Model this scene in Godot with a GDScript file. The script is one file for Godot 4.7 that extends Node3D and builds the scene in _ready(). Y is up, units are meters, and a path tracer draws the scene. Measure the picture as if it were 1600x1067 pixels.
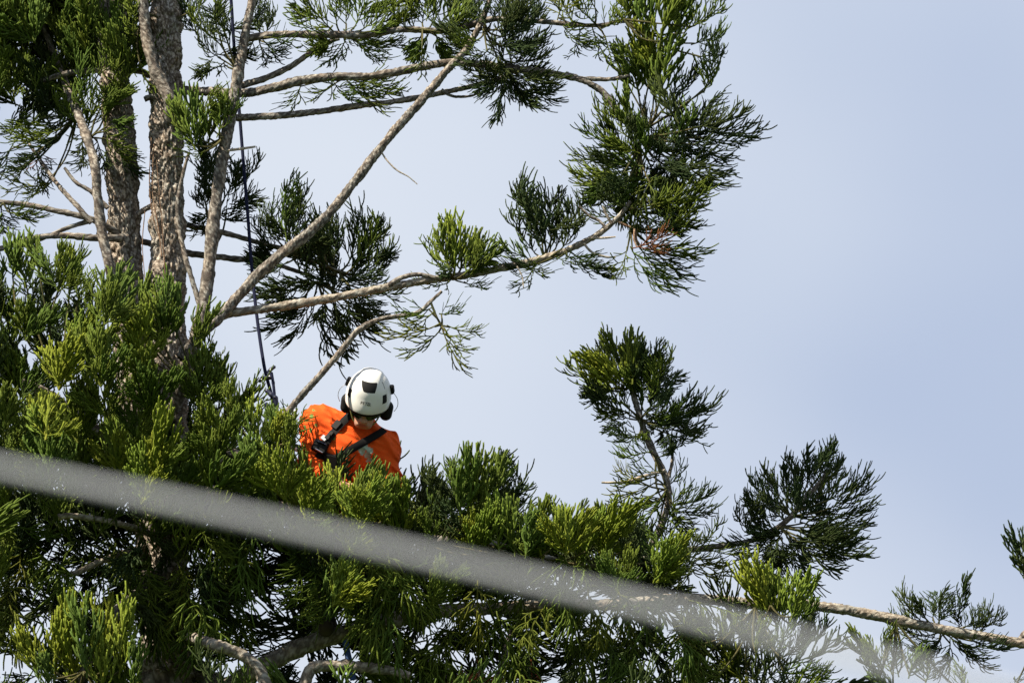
extends Node3D
# A climber in orange working high in a conifer, seen through a long lens from the ground.
# y up, metres. The tree stands 38 m in front of the camera; spot() turns a picture position
# (1600 x 1067) plus a depth behind the tree's middle plane into a point of the world.

const PITCH := 18.0
const DIST := 40.0
var eye := Vector3(0, 1.6, 0)
var fwd := Vector3(0, sin(deg_to_rad(PITCH)), -cos(deg_to_rad(PITCH)))
var upv := Vector3(0, cos(deg_to_rad(PITCH)), sin(deg_to_rad(PITCH)))
var plane_z := DIST * cos(deg_to_rad(PITCH))
var rng := RandomNumberGenerator.new()
var bump := FastNoiseLite.new()
var flake := FastNoiseLite.new()
var patch := FastNoiseLite.new()
var plates := FastNoiseLite.new()
var soft := FastNoiseLite.new()
var M := {}
var used := {}
var tree: Node3D

func spot(px: float, py: float, b := 0.0) -> Vector3:
	var d := fwd + Vector3.RIGHT * ((px - 800.0) / 12000.0) + upv * ((533.5 - py) / 12000.0)
	return eye + d * ((plane_z + b) / -d.z)

func tag(o: Node, label: String, category: String, kind := "", group := "") -> Node:
	if label: o.set_meta("label", label)
	if category: o.set_meta("category", category)
	if kind: o.set_meta("kind", kind)
	if group: o.set_meta("group", group)
	return o

func put(called: String, mesh: Mesh, mat: Material, parent: Node = self) -> MeshInstance3D:
	var o := MeshInstance3D.new()
	o.name = called
	o.mesh = mesh
	o.material_override = mat
	parent.add_child(o, true)
	return o

func lin(r: float, g: float, b: float) -> Color:
	return Color(r, g, b).linear_to_srgb()

func mat(r: float, g: float, b: float, rough := 0.7, spec := 0.5, metal := 0.0, vertex := false) -> StandardMaterial3D:
	var m := StandardMaterial3D.new()
	m.albedo_color = lin(r, g, b)
	m.roughness = rough
	m.metallic = metal
	m.metallic_specular = spec
	m.vertex_color_use_as_albedo = vertex
	return m

func noise_tex(size: int, freq: float, lo: Color, hi: Color, seed_: int, octaves := 4, normal := false) -> NoiseTexture2D:
	var n := FastNoiseLite.new()
	n.seed = seed_
	n.frequency = freq
	n.fractal_octaves = octaves
	var t := NoiseTexture2D.new()
	t.width = size
	t.height = size
	t.seamless = true
	t.noise = n
	t.as_normal_map = normal
	t.bump_strength = 6.0
	if not normal:
		var g := Gradient.new()
		g.set_color(0, lo)
		g.set_color(1, hi)
		t.color_ramp = g
	return t

# ------------------------------------------------------------------ mesh collecting
var fv := PackedVector3Array()
var fn := PackedVector3Array()
var fc := PackedColorArray()
var fi := PackedInt32Array()

func fresh() -> void:
	fv = PackedVector3Array(); fn = PackedVector3Array(); fc = PackedColorArray(); fi = PackedInt32Array()

func done(orient := false) -> ArrayMesh:
	if orient:
		for t in range(0, fi.size(), 3):
			var i0 := fi[t]
			var i1 := fi[t + 1]
			var i2 := fi[t + 2]
			if (fv[i1] - fv[i0]).cross(fv[i2] - fv[i0]).dot(fn[i0] + fn[i1] + fn[i2]) > 0.0:
				fi[t + 1] = i2
				fi[t + 2] = i1
	var a := []
	a.resize(Mesh.ARRAY_MAX)
	a[Mesh.ARRAY_VERTEX] = fv
	a[Mesh.ARRAY_NORMAL] = fn
	a[Mesh.ARRAY_COLOR] = fc
	a[Mesh.ARRAY_INDEX] = fi
	var m := ArrayMesh.new()
	m.add_surface_from_arrays(Mesh.PRIMITIVE_TRIANGLES, a)
	return m

func ring_join(a: int, b: int, n: int) -> void:
	for k in n:
		var k2 := (k + 1) % n
		fi.append_array(PackedInt32Array([a + k, b + k, a + k2, a + k2, b + k, b + k2]))

# ------------------------------------------------------------------ foliage
func stem(p: Vector3, d: Vector3, length: float, r0: float, r1: float, pull: Vector3, curl: float, needle: float, col: Color, tip: Color, segs: int) -> Array:
	var path := []
	var step := length / segs
	var side := d.cross(Vector3(0.31, 0.52, 0.79)).normalized()
	var prev := -1
	var q := p
	var wob := Vector3(rng.randf_range(-1, 1), rng.randf_range(-1, 1), rng.randf_range(-1, 1)) * 0.5
	for i in segs + 1:
		var t := float(i) / segs
		var r := lerpf(r0, r1, t)
		if i == segs: r *= 0.7
		side = (side - d * side.dot(d)).normalized()
		var b := d.cross(side)
		var c := col.lerp(tip, smoothstep(0.55, 1.0, t))
		var first := fv.size()
		for k in 4:
			var n := side * cos(TAU * k / 4.0) + b * sin(TAU * k / 4.0)
			fv.append(q + n * r)
			fn.append((n + d * 0.9 * float(i == segs)).normalized())
			fc.append(c)
		if prev >= 0: ring_join(prev, first, 4)
		if i == segs: fi.append_array(PackedInt32Array([first, first + 2, first + 1, first, first + 3, first + 2]))
		prev = first
		path.append([q, d])
		if i < segs:
			d = (d + pull * (curl / segs) + wob / segs).normalized()
			q += d * step
	if needle > 0.0:
		var count := int(length * 420.0)
		for j in count:
			var t := (j + rng.randf()) / count * segs
			var i := mini(int(t), segs - 1)
			var pos: Vector3 = (path[i][0] as Vector3).lerp(path[i + 1][0], t - i)
			var dir: Vector3 = path[i][1]
			var s0 := dir.cross(Vector3(0.31, 0.52, 0.79)).normalized()
			var ang := j * 2.399 + rng.randf() * 0.6
			var n := s0 * cos(ang) + dir.cross(s0) * sin(ang)
			var r := lerpf(r0, r1, t / segs)
			var base := pos + n * r * 0.7
			var end := base + (n * 0.62 + dir).normalized() * needle * rng.randf_range(0.7, 1.15)
			var w := dir.cross(n) * 0.0016
			var c := col.lerp(tip, smoothstep(0.55, 1.0, t / segs)) * rng.randf_range(0.85, 1.2)
			var f := fv.size()
			fv.append_array(PackedVector3Array([base - w, base + w, end]))
			var nn := (n + dir * 0.25).normalized()
			fn.append_array(PackedVector3Array([nn, nn, nn]))
			fc.append_array(PackedColorArray([c, c, c]))
			fi.append_array(PackedInt32Array([f, f + 2, f + 1]))
	return path

const STYLE := {
	"feather": {"len": 0.34, "n": 15, "side": 0.18, "taper": 0.45, "angle": 52.0, "flat": 0.7, "pull": Vector3(0, 0.5, 0.85), "curl": 1.3, "axis": 0.3, "forks": 4, "fork": 0.074, "r": 0.0038, "needle": 0.0044, "variants": 9},
	"fine": {"len": 0.25, "n": 14, "side": 0.15, "taper": 0.5, "angle": 54.0, "flat": 1.0, "pull": Vector3(0, 1, 0.2), "curl": 1.6, "axis": 0.2, "forks": 5, "fork": 0.054, "r": 0.0038, "needle": 0.0044, "variants": 9},
	"brush": {"len": 0.20, "n": 18, "side": 0.142, "taper": 0.32, "angle": 68.0, "flat": 1.0, "pull": Vector3(0, 1, 0.15), "curl": 1.9, "axis": 0.25, "forks": 6, "fork": 0.046, "r": 0.0043, "needle": 0.0046, "variants": 12},
	"droop": {"len": 0.28, "n": 13, "side": 0.16, "taper": 0.3, "angle": 58.0, "flat": 0.9, "pull": Vector3(0, 0.1, -0.9), "curl": 1.2, "axis": 0.35, "forks": 4, "fork": 0.085, "r": 0.0038, "needle": 0.0044, "variants": 7},
	"sparse": {"len": 0.32, "n": 8, "side": 0.17, "taper": 0.4, "angle": 45.0, "flat": 0.8, "pull": Vector3(0, 0.3, 0.6), "curl": 1.0, "axis": 0.3, "forks": 3, "fork": 0.08, "r": 0.0038, "needle": 0.0044, "variants": 5},
}
var tufts := {}

func grow_tuft(s: Dictionary) -> ArrayMesh:
	fresh()
	var white := Color(1, 1, 1)
	var wood := Color(0.85, 0.75, 0.7)
	var axis := stem(Vector3.ZERO, Vector3.UP, s.len, s.r * 1.15, s.r * 0.9, s.pull, s.axis, s.needle, wood, white, 8)
	var n: int = s.n
	for i in n:
		var t := lerpf(0.1, 1.0, (i + 0.4) / n)
		var at := t * 8.0
		var k := mini(int(at), 7)
		var pos: Vector3 = (axis[k][0] as Vector3).lerp(axis[k + 1][0], at - k)
		var dir: Vector3 = axis[k][1]
		var az := i * 2.399 + rng.randf_range(-0.5, 0.5)
		var perp := Vector3(cos(az), 0, sin(az) * float(s.flat)).normalized()
		perp = (perp - dir * perp.dot(dir)).normalized()
		var ang := deg_to_rad(float(s.angle) * rng.randf_range(0.75, 1.2)) * (1.0 - 0.35 * t)
		var d := dir * cos(ang) + perp * sin(ang)
		var tone := rng.randf_range(0.72, 1.22)
		var col := Color(tone, tone * rng.randf_range(0.94, 1.04), tone * rng.randf_range(0.85, 1.1))
		var tip := Color(col.r * 1.3, col.g * 1.2, col.b * 1.05)
		var l: float = s.side * (1.0 - s.taper * t) * rng.randf_range(0.55, 1.3)
		var sub := stem(pos, d, l, s.r * 1.05, s.r * 0.95, s.pull, s.curl, s.needle, col, tip, 6)
		for j in int(s.forks):
			var u := lerpf(0.2, 0.92, (j + rng.randf() * 0.8) / s.forks) * 6.0
			var k2 := mini(int(u), 5)
			var p2: Vector3 = (sub[k2][0] as Vector3).lerp(sub[k2 + 1][0], u - k2)
			var d2: Vector3 = sub[k2][1]
			var x := d2.cross(Vector3(0.2, 0.3, 0.9)).normalized()
			var turn := j * 2.6 + rng.randf_range(-0.7, 0.7)
			var out := x * cos(turn) + d2.cross(x) * sin(turn)
			var a2 := deg_to_rad(rng.randf_range(22, 52))
			var c2 := col * rng.randf_range(0.85, 1.15)
			stem(p2, d2 * cos(a2) + out * sin(a2), s.fork * rng.randf_range(0.5, 1.4), s.r, s.r * 0.92, s.pull, s.curl, s.needle, c2, Color(c2.r * 1.3, c2.g * 1.2, c2.b * 1.05), 4)
	return done()

# kind letter -> style and material tone; the deep tone partly paints in shade
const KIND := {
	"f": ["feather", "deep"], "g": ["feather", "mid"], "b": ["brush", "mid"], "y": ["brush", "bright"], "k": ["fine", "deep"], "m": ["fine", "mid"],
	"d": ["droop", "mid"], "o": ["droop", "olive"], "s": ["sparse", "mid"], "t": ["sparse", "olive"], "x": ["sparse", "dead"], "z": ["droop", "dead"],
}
var jobs_all := []

func place_tuft(limb: Node3D, from: Vector3, to: Vector3, kind: String, rank: float) -> void:
	var style: String = KIND[kind][0]
	var list: Array = tufts[style]
	var mesh: ArrayMesh = list[rng.randi() % list.size()]
	var a := to - from
	var s: float = a.length() / (STYLE[style].len * (1.22 if style == "brush" or style == "fine" else 1.1))
	var y := a.normalized()
	var z := Vector3.UP - y * y.y
	if style == "brush" or style == "fine" or z.length() < 0.3:
		z += Vector3(rng.randf_range(-1, 1), 0, rng.randf_range(-1, 1))
		z -= y * z.dot(y)
	z = z.normalized().rotated(y, rng.randf_range(-0.5, 0.5))
	var x := y.cross(z)
	var w := clampf(s, 0.8, 1.35)          # shoots keep their thickness
	jobs_all.append([rank * a.length(), limb, Transform3D(Basis(x * w, y * s, z * w), from), mesh, KIND[kind][1] + ["", "_a", "_b"][rng.randi() % 3]])

# The 300 tufts that show largest become parts of their boughs, the rest one mass.
func hang_tufts() -> void:
	jobs_all.sort_custom(func(a, b): return a[0] > b[0])
	var inner := {}
	for i in jobs_all.size():
		var j: Array = jobs_all[i]
		if i < 300 and j[0] > 0.0:
			var o := put("foliage_tuft", j[3], M[j[4]], j[1])
			o.transform = (j[1] as Node3D).transform.affine_inverse() * (j[2] as Transform3D)
		else:
			var key := [j[3], j[4]]
			if not inner.has(key): inner[key] = []
			inner[key].append(j[2])
	var deep := Node3D.new()
	deep.name = "inner_foliage"
	tag(deep, "", "", "stuff")
	tree.add_child(deep)
	for key in inner:
		var mm := MultiMesh.new()
		mm.transform_format = MultiMesh.TRANSFORM_3D
		mm.mesh = key[0]
		mm.instance_count = inner[key].size()
		for i in inner[key].size(): mm.set_instance_transform(i, inner[key][i])
		var o := MultiMeshInstance3D.new()
		o.name = "foliage"
		o.multimesh = mm
		o.material_override = M[key[1]]
		tag(o, "", "", "stuff")
		deep.add_child(o, true)
	print("tufts: ", jobs_all.size())

# ------------------------------------------------------------------ wood
func curve(pts: Array, step: float) -> Array:
	# pts: [Vector3, radius]; Catmull-Rom, resampled
	var out := []
	for i in pts.size() - 1:
		var p0: Vector3 = pts[maxi(i - 1, 0)][0]
		var p1: Vector3 = pts[i][0]
		var p2: Vector3 = pts[i + 1][0]
		var p3: Vector3 = pts[mini(i + 2, pts.size() - 1)][0]
		var n := maxi(1, int(p1.distance_to(p2) / step))
		for k in n:
			var t := float(k) / n
			out.append([p1.cubic_interpolate(p2, p0, p3, t), lerpf(pts[i][1], pts[i + 1][1], t)])
	out.append(pts[-1])
	return out

const BARK := {
	"trunk": [0.0062, Vector3(0.145, 0.118, 0.096), Vector3(0.44, 0.395, 0.345), Vector3(0.60, 0.56, 0.50)],
	"grey": [0.0030, Vector3(0.100, 0.086, 0.075), Vector3(0.29, 0.258, 0.226), Vector3(0.52, 0.50, 0.455)],
	"pale": [0.0042, Vector3(0.20, 0.172, 0.145), Vector3(0.42, 0.38, 0.325), Vector3(0.60, 0.58, 0.51)],
	"red": [0.0012, Vector3(0.20, 0.125, 0.085), Vector3(0.32, 0.21, 0.145), Vector3(0.36, 0.26, 0.19)],
	"green": [0.0010, Vector3(0.07, 0.075, 0.03), Vector3(0.12, 0.11, 0.05), Vector3(0.15, 0.13, 0.07)],
	"dead": [0.0008, Vector3(0.42, 0.36, 0.29), Vector3(0.60, 0.55, 0.47), Vector3(0.62, 0.60, 0.55)],
}

func add_wood(pts: Array, bark: String, step := 0.016, sides := 12) -> void:
	var b: Array = BARK[bark]
	var line := curve(pts, step)
	var d: Vector3 = (line[1][0] - line[0][0]).normalized()
	var side := d.cross(Vector3(0.3, 0.2, 0.9)).normalized()
	var prev := -1
	var s := 0.0
	var off := rng.randf() * 50.0
	var grid := []
	for i in line.size():
		var p: Vector3 = line[i][0]
		var r: float = line[i][1]
		if i > 0: s += p.distance_to(line[i - 1][0])
		var ahead: Vector3 = line[mini(i + 1, line.size() - 1)][0] - line[maxi(i - 1, 0)][0]
		d = ahead.normalized()
		side = (side - d * side.dot(d)).normalized()
		var u := d.cross(side)
		var first := fv.size()
		for k in sides:
			var a := TAU * k / sides
			var n := side * cos(a) + u * sin(a)
			var x := cos(a) * r
			var z := sin(a) * r
			var h := bump.get_noise_3d((x + off) * 95.0, s * 75.0, z * 95.0) + 0.5 * bump.get_noise_3d((x - off) * 210.0, s * 170.0, z * 210.0)
			if bark == "trunk": h = 1.3 * smoothstep(0.02, 0.22, plates.get_noise_3d((x + off) * 52.0, s * 11.0, z * 52.0) + 1.0) - 0.8 + 0.7 * bump.get_noise_3d((x + off) * 62.0, s * 20.0, z * 62.0) + 0.3 * h
			var lump := (bump.get_noise_2d(s * 9.0 + off * 7.0, cos(a) * 2.0 + off) * 0.16 + bump.get_noise_2d(s * 4.0 + off * 3.0, 7.0) * 0.14) * r
			fv.append(p + n * (r + lump + minf(b[0], r * 0.16) * h * 1.6))
			fn.append(n)
			var f := smoothstep(0.02, 0.26, flake.get_noise_3d((x - off) * 95.0, s * (34.0 if bark == "trunk" else 80.0), z * 95.0))
			var warm := patch.get_noise_3d((x - off) * 14.0, s * 5.0, z * 14.0)
			var l := smoothstep(0.14, 0.34, patch.get_noise_3d((x + off) * 70.0, s * 38.0, z * 70.0))
			var c: Vector3 = (b[1] as Vector3).lerp(b[2], f).lerp(b[3], l * 0.8) * Vector3(1.0 + 0.22 * warm, 1.0 + 0.10 * warm, 1.0)
			fc.append(Color(c.x, c.y, c.z))
		if prev >= 0: ring_join(prev, first, sides)
		prev = first
		grid.append(first)
	for e in [[grid[0], line[0][0], 1], [grid[-1], line[-1][0], -1]]:
		var c := fv.size()
		fv.append(e[1]); fn.append(d * -e[2]); fc.append(fc[e[0]])
		for k in sides:
			var k2 := (k + 1) % sides
			if e[2] > 0: fi.append_array(PackedInt32Array([c, e[0] + k, e[0] + k2]))
			else: fi.append_array(PackedInt32Array([c, e[0] + k2, e[0] + k]))
	# true normals from the displaced rings
	for i in range(1, grid.size() - 1):
		for k in sides:
			var around := fv[grid[i] + (k + 1) % sides] - fv[grid[i] + (k + sides - 1) % sides]
			var along := fv[grid[i + 1] + k] - fv[grid[i - 1] + k]
			fn[grid[i] + k] = around.cross(along).normalized()

func px_line(pts: Array, b := 0.0) -> Array:
	# [x, y, radius in picture pixels, extra depth]
	var out := []
	for p in pts:
		out.append([spot(p[0], p[1], b + (p[3] if p.size() > 3 else 0.0)), p[2] * (0.0026 if p[2] < 21.0 else 0.00333)])
	return out

func limb(called: String, pts: Array, b: float, bark := "grey", step := 0.016, sides := 12) -> MeshInstance3D:
	fresh()
	add_wood(px_line(pts, b), bark, step, sides)
	return put(called, done(), M.bark, tree)

# A spray: twigs from a hub on the limb out to tufts given as [base x, base y, tip x, tip y, kind].
func spray(parent: MeshInstance3D, hub: Vector2, b: float, list: Array, deep := 0.16, bark := "green") -> void:
	var h := spot(hub.x, hub.y, b)
	var jobs := []
	fresh()
	for t in list:
		var bb := b + rng.randf_range(-deep, deep)
		var from := spot(t[0], t[1], bb)
		var to := spot(t[2], t[3], bb + rng.randf_range(-deep, deep) * 0.8)
		jobs.append([from, to, t[4]])
		var lv := h.distance_to(from)
		if lv > 0.02:
			var mid := h.lerp(from, 0.55) + Vector3(rng.randf_range(-1, 1), -rng.randf(), rng.randf_range(-1, 1)) * lv * 0.10
			add_wood([[h, 0.0062], [mid, 0.0052], [from.lerp(to, 0.12), 0.0042]], bark, 0.03, 6)
	if fi.size() > 0: put("twig", done(), M.bark, parent)
	for j in jobs: place_tuft(parent, j[0], j[1], j[2], 1.4)

# A mass of tufts spread through a picture polygon and a range of depth.
func mass(parent: MeshInstance3D, poly: Array, n: int, b0: float, b1: float, angle: float, spread: float, size: float, kinds: String, as_part: bool, fan := 1) -> void:
	var pv := PackedVector2Array()
	var lo := Vector2(1e9, 1e9)
	var hi := -lo
	for p in poly:
		var v := Vector2(p[0], p[1])
		pv.append(v); lo = lo.min(v); hi = hi.max(v)
	var made := 0
	var tries := 0
	var spots: Array[Vector2] = []
	var apart := sqrt((hi.x - lo.x) * (hi.y - lo.y) / n) * 0.62
	while made < n and tries < n * 60:
		tries += 1
		var v := Vector2(rng.randf_range(lo.x, hi.x), rng.randf_range(lo.y, hi.y))
		if not Geometry2D.is_point_in_polygon(v, pv): continue
		var near := false
		for s in spots:
			if s.distance_to(v) < apart: near = true; break
		if near and tries < n * 40: continue
		spots.append(v)
		var b := rng.randf_range(b0, b1)
		var kind := kinds[rng.randi() % kinds.length()]
		var lean := angle + rng.randf_range(-spread, spread)
		for k in fan:
			# a fan of several tufts from one place makes a cushion
			var turn := 0.0 if fan == 1 else lerpf(-42.0, 42.0, (k + rng.randf_range(0.2, 0.8)) / fan)
			var a := deg_to_rad(lean + turn)
			var l := size * rng.randf_range(0.75, 1.25) * (1.0 - 0.25 * absf(turn) / 42.0)
			var tip := v + Vector2(cos(a), -sin(a)) * l
			var bb := b + (rng.randf_range(-0.08, 0.08) if fan > 1 else 0.0)
			place_tuft(parent, spot(v.x, v.y, bb), spot(tip.x, tip.y, bb - rng.randf_range(-0.15, 0.35) * l / 100.0), kind, 1.0 if as_part else 0.0)
		made += 1

# Tufts that point outwards all round a middle, to thicken a clump.
func clump(parent: MeshInstance3D, cx: float, cy: float, rx: float, ry: float, b: float, n: int, size: float, kinds: String, deep := 0.2) -> void:
	for i in n:
		var a := rng.randf() * TAU
		var r := sqrt(rng.randf()) * 0.8
		var from := Vector2(cx + cos(a) * rx * r, cy - sin(a) * ry * r)
		var a2 := a + rng.randf_range(-0.6, 0.6)
		var l := size * rng.randf_range(0.7, 1.2)
		var to := from + Vector2(cos(a2), -sin(a2) - 0.25) * l
		var bb := b + rng.randf_range(-deep, deep)
		place_tuft(parent, spot(from.x, from.y, bb), spot(to.x, to.y, bb + rng.randf_range(-0.12, 0.12)), kinds[rng.randi() % kinds.length()], 0.8)

# ------------------------------------------------------------------ _ready
func _ready() -> void:
	rng.seed = 7
	# --- camera, sky, sun, exposure
	var cam := Camera3D.new()
	cam.name = "camera"
	cam.position = eye
	cam.rotation_degrees = Vector3(PITCH, 0, 0)
	cam.fov = rad_to_deg(2.0 * atan(533.5 / 12000.0))
	cam.near = 0.5
	cam.far = 2000.0
	var lens := CameraAttributesPhysical.new()
	lens.frustum_focal_length = 270.0
	lens.exposure_aperture = 6.4
	lens.frustum_focus_distance = 40.3
	cam.attributes = lens
	add_child(cam)
	cam.current = true

	var env := Environment.new()
	env.background_mode = Environment.BG_SKY
	env.sky = Sky.new()
	env.sky.sky_material = make_sky()
	env.tonemap_mode = Environment.TONE_MAPPER_LINEAR
	env.tonemap_exposure = 2.35
	env.sdfgi_enabled = true
	env.ssao_enabled = true
	env.ssil_enabled = true
	var we := WorldEnvironment.new()
	we.name = "world_environment"
	we.environment = env
	add_child(we)

	var sun := DirectionalLight3D.new()
	sun.name = "sun"
	sun.light_energy = 1.6
	sun.light_color = Color(1.0, 0.95, 0.86)
	sun.light_angular_distance = 0.5
	sun.shadow_enabled = true
	add_child(sun)
	var el := deg_to_rad(50.0)
	var az := deg_to_rad(58.0)   # from the camera's side round to the left
	sun.look_at_from_position(Vector3.ZERO, -Vector3(-cos(el) * sin(az), sin(el), cos(el) * cos(az)), Vector3.UP)

	bump.seed = 3; bump.frequency = 1.0; bump.fractal_octaves = 2
	flake.seed = 11; flake.frequency = 1.0; flake.fractal_octaves = 3
	patch.seed = 23; patch.frequency = 1.0; patch.fractal_octaves = 3
	soft.seed = 77; soft.frequency = 1.0; soft.fractal_type = FastNoiseLite.FRACTAL_NONE
	plates.seed = 31; plates.frequency = 1.0; plates.fractal_type = FastNoiseLite.FRACTAL_NONE
	plates.noise_type = FastNoiseLite.TYPE_CELLULAR
	plates.cellular_return_type = FastNoiseLite.RETURN_DISTANCE2_SUB
	make_materials()

	# --- ground
	var g := PlaneMesh.new()
	g.size = Vector2(900, 900)
	var ground := put("ground", g, M.ground)
	tag(ground, "grassy ground far below the tree", "ground", "structure")

	for s in STYLE:
		tufts[s] = []
		for i in int(STYLE[s].variants): tufts[s].append(grow_tuft(STYLE[s]))
	print("tufts grown")
	build_tree()
	print("tree built")
	build_person()
	build_gear()
	print("done")

func make_sky() -> PanoramaSkyMaterial:
	var n := FastNoiseLite.new()
	n.seed = 368
	n.frequency = 5.0
	n.fractal_octaves = 4
	n.fractal_gain = 0.45
	var w := 1024
	var h := 512
	var img := Image.create(w, h, false, Image.FORMAT_RGBF)
	for j in h:
		var lat := (0.5 - (j + 0.5) / h) * PI
		for i in w:
			var lon := (i + 0.5) / w * TAU
			var d := Vector3(cos(lat) * sin(lon), sin(lat), cos(lat) * cos(lon))
			var v := clampf(n.get_noise_3d(d.x, d.y * 1.6, d.z) * 1.35 + 0.5, 0.0, 1.0)
			var c := Color(0.204, 0.241, 0.318).lerp(Color(0.305, 0.331, 0.375), v)
			if lat < 0.0: c = Color(0.12, 0.13, 0.11)
			img.set_pixel(i, j, c)
	var m := PanoramaSkyMaterial.new()
	m.panorama = ImageTexture.create_from_image(img)
	return m

func make_materials() -> void:
	for t in [["deep", 0.032, 0.050, 0.014], ["mid", 0.075, 0.112, 0.015], ["bright", 0.140, 0.184, 0.021], ["olive", 0.094, 0.114, 0.016], ["dead", 0.20, 0.075, 0.03]]:  # deep is a darker green, partly shade put into the colour
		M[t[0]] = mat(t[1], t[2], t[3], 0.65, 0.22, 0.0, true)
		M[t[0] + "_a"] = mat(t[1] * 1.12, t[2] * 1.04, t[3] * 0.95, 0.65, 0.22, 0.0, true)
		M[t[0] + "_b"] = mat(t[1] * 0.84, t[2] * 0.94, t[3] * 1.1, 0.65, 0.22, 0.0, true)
	var bark := mat(1, 1, 1, 0.92, 0.25, 0.0, true)
	bark.albedo_texture = noise_tex(256, 0.06, Color(0.72, 0.71, 0.70), Color(1, 1, 1), 41)
	bark.normal_enabled = true
	bark.normal_texture = noise_tex(256, 0.08, Color.BLACK, Color.WHITE, 42, 4, true)
	bark.normal_scale = 0.8
	bark.uv1_triplanar = true
	bark.uv1_world_triplanar = true
	bark.uv1_scale = Vector3(9, 5, 9)
	M.bark = bark
	var gr := mat(1, 1, 1, 0.95, 0.2)
	gr.albedo_texture = noise_tex(256, 0.02, lin(0.022, 0.036, 0.010), lin(0.050, 0.068, 0.022), 51)
	gr.uv1_triplanar = true
	gr.uv1_world_triplanar = true
	gr.uv1_scale = Vector3(0.2, 0.2, 0.2)
	M.ground = gr
	M.skin = mat(1, 1, 1, 0.6, 0.4, 0.0, true)
	M.skin.subsurf_scatter_enabled = true
	M.skin.subsurf_scatter_strength = 0.15
	var cl := mat(1, 1, 1, 0.85, 0.3, 0.0, true)
	cl.normal_enabled = true
	cl.normal_texture = noise_tex(256, 0.12, Color.BLACK, Color.WHITE, 61, 3, true)
	cl.normal_scale = 0.35
	cl.uv1_triplanar = true
	cl.uv1_scale = Vector3(14, 14, 14)
	M.cloth = cl
	M.trouser = mat(0.03, 0.033, 0.035, 0.9)
	M.boot = mat(0.05, 0.035, 0.022, 0.7)
	M.glove = mat(0.04, 0.04, 0.045, 0.85)
	M.web = mat(0.008, 0.008, 0.009, 0.85, 0.3)
	M.steel = mat(0.55, 0.56, 0.58, 0.32, 0.5, 0.9)
	M.alloy = mat(0.022, 0.026, 0.055, 0.42, 0.5, 0.3)
	M.shell = mat(0.70, 0.70, 0.69, 0.3, 0.5)
	M.black = mat(0.009, 0.009, 0.010, 0.7, 0.3)
	M.lens = mat(0.008, 0.008, 0.010, 0.12, 0.7)
	M.chin = mat(0.16, 0.17, 0.05, 0.7)
	M.rope = mat(0.007, 0.010, 0.034, 0.85, 0.3)
	M.blue = mat(0.035, 0.085, 0.24, 0.8)
	M.white_web = mat(0.55, 0.57, 0.62, 0.8)
	M.cable = mat(0.25, 0.275, 0.315, 0.6, 0.4, 0.0)
	M.ink = mat(0.02, 0.02, 0.022, 0.6)
	M.wire = mat(0.45, 0.46, 0.48, 0.4, 0.5, 0.8)

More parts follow.
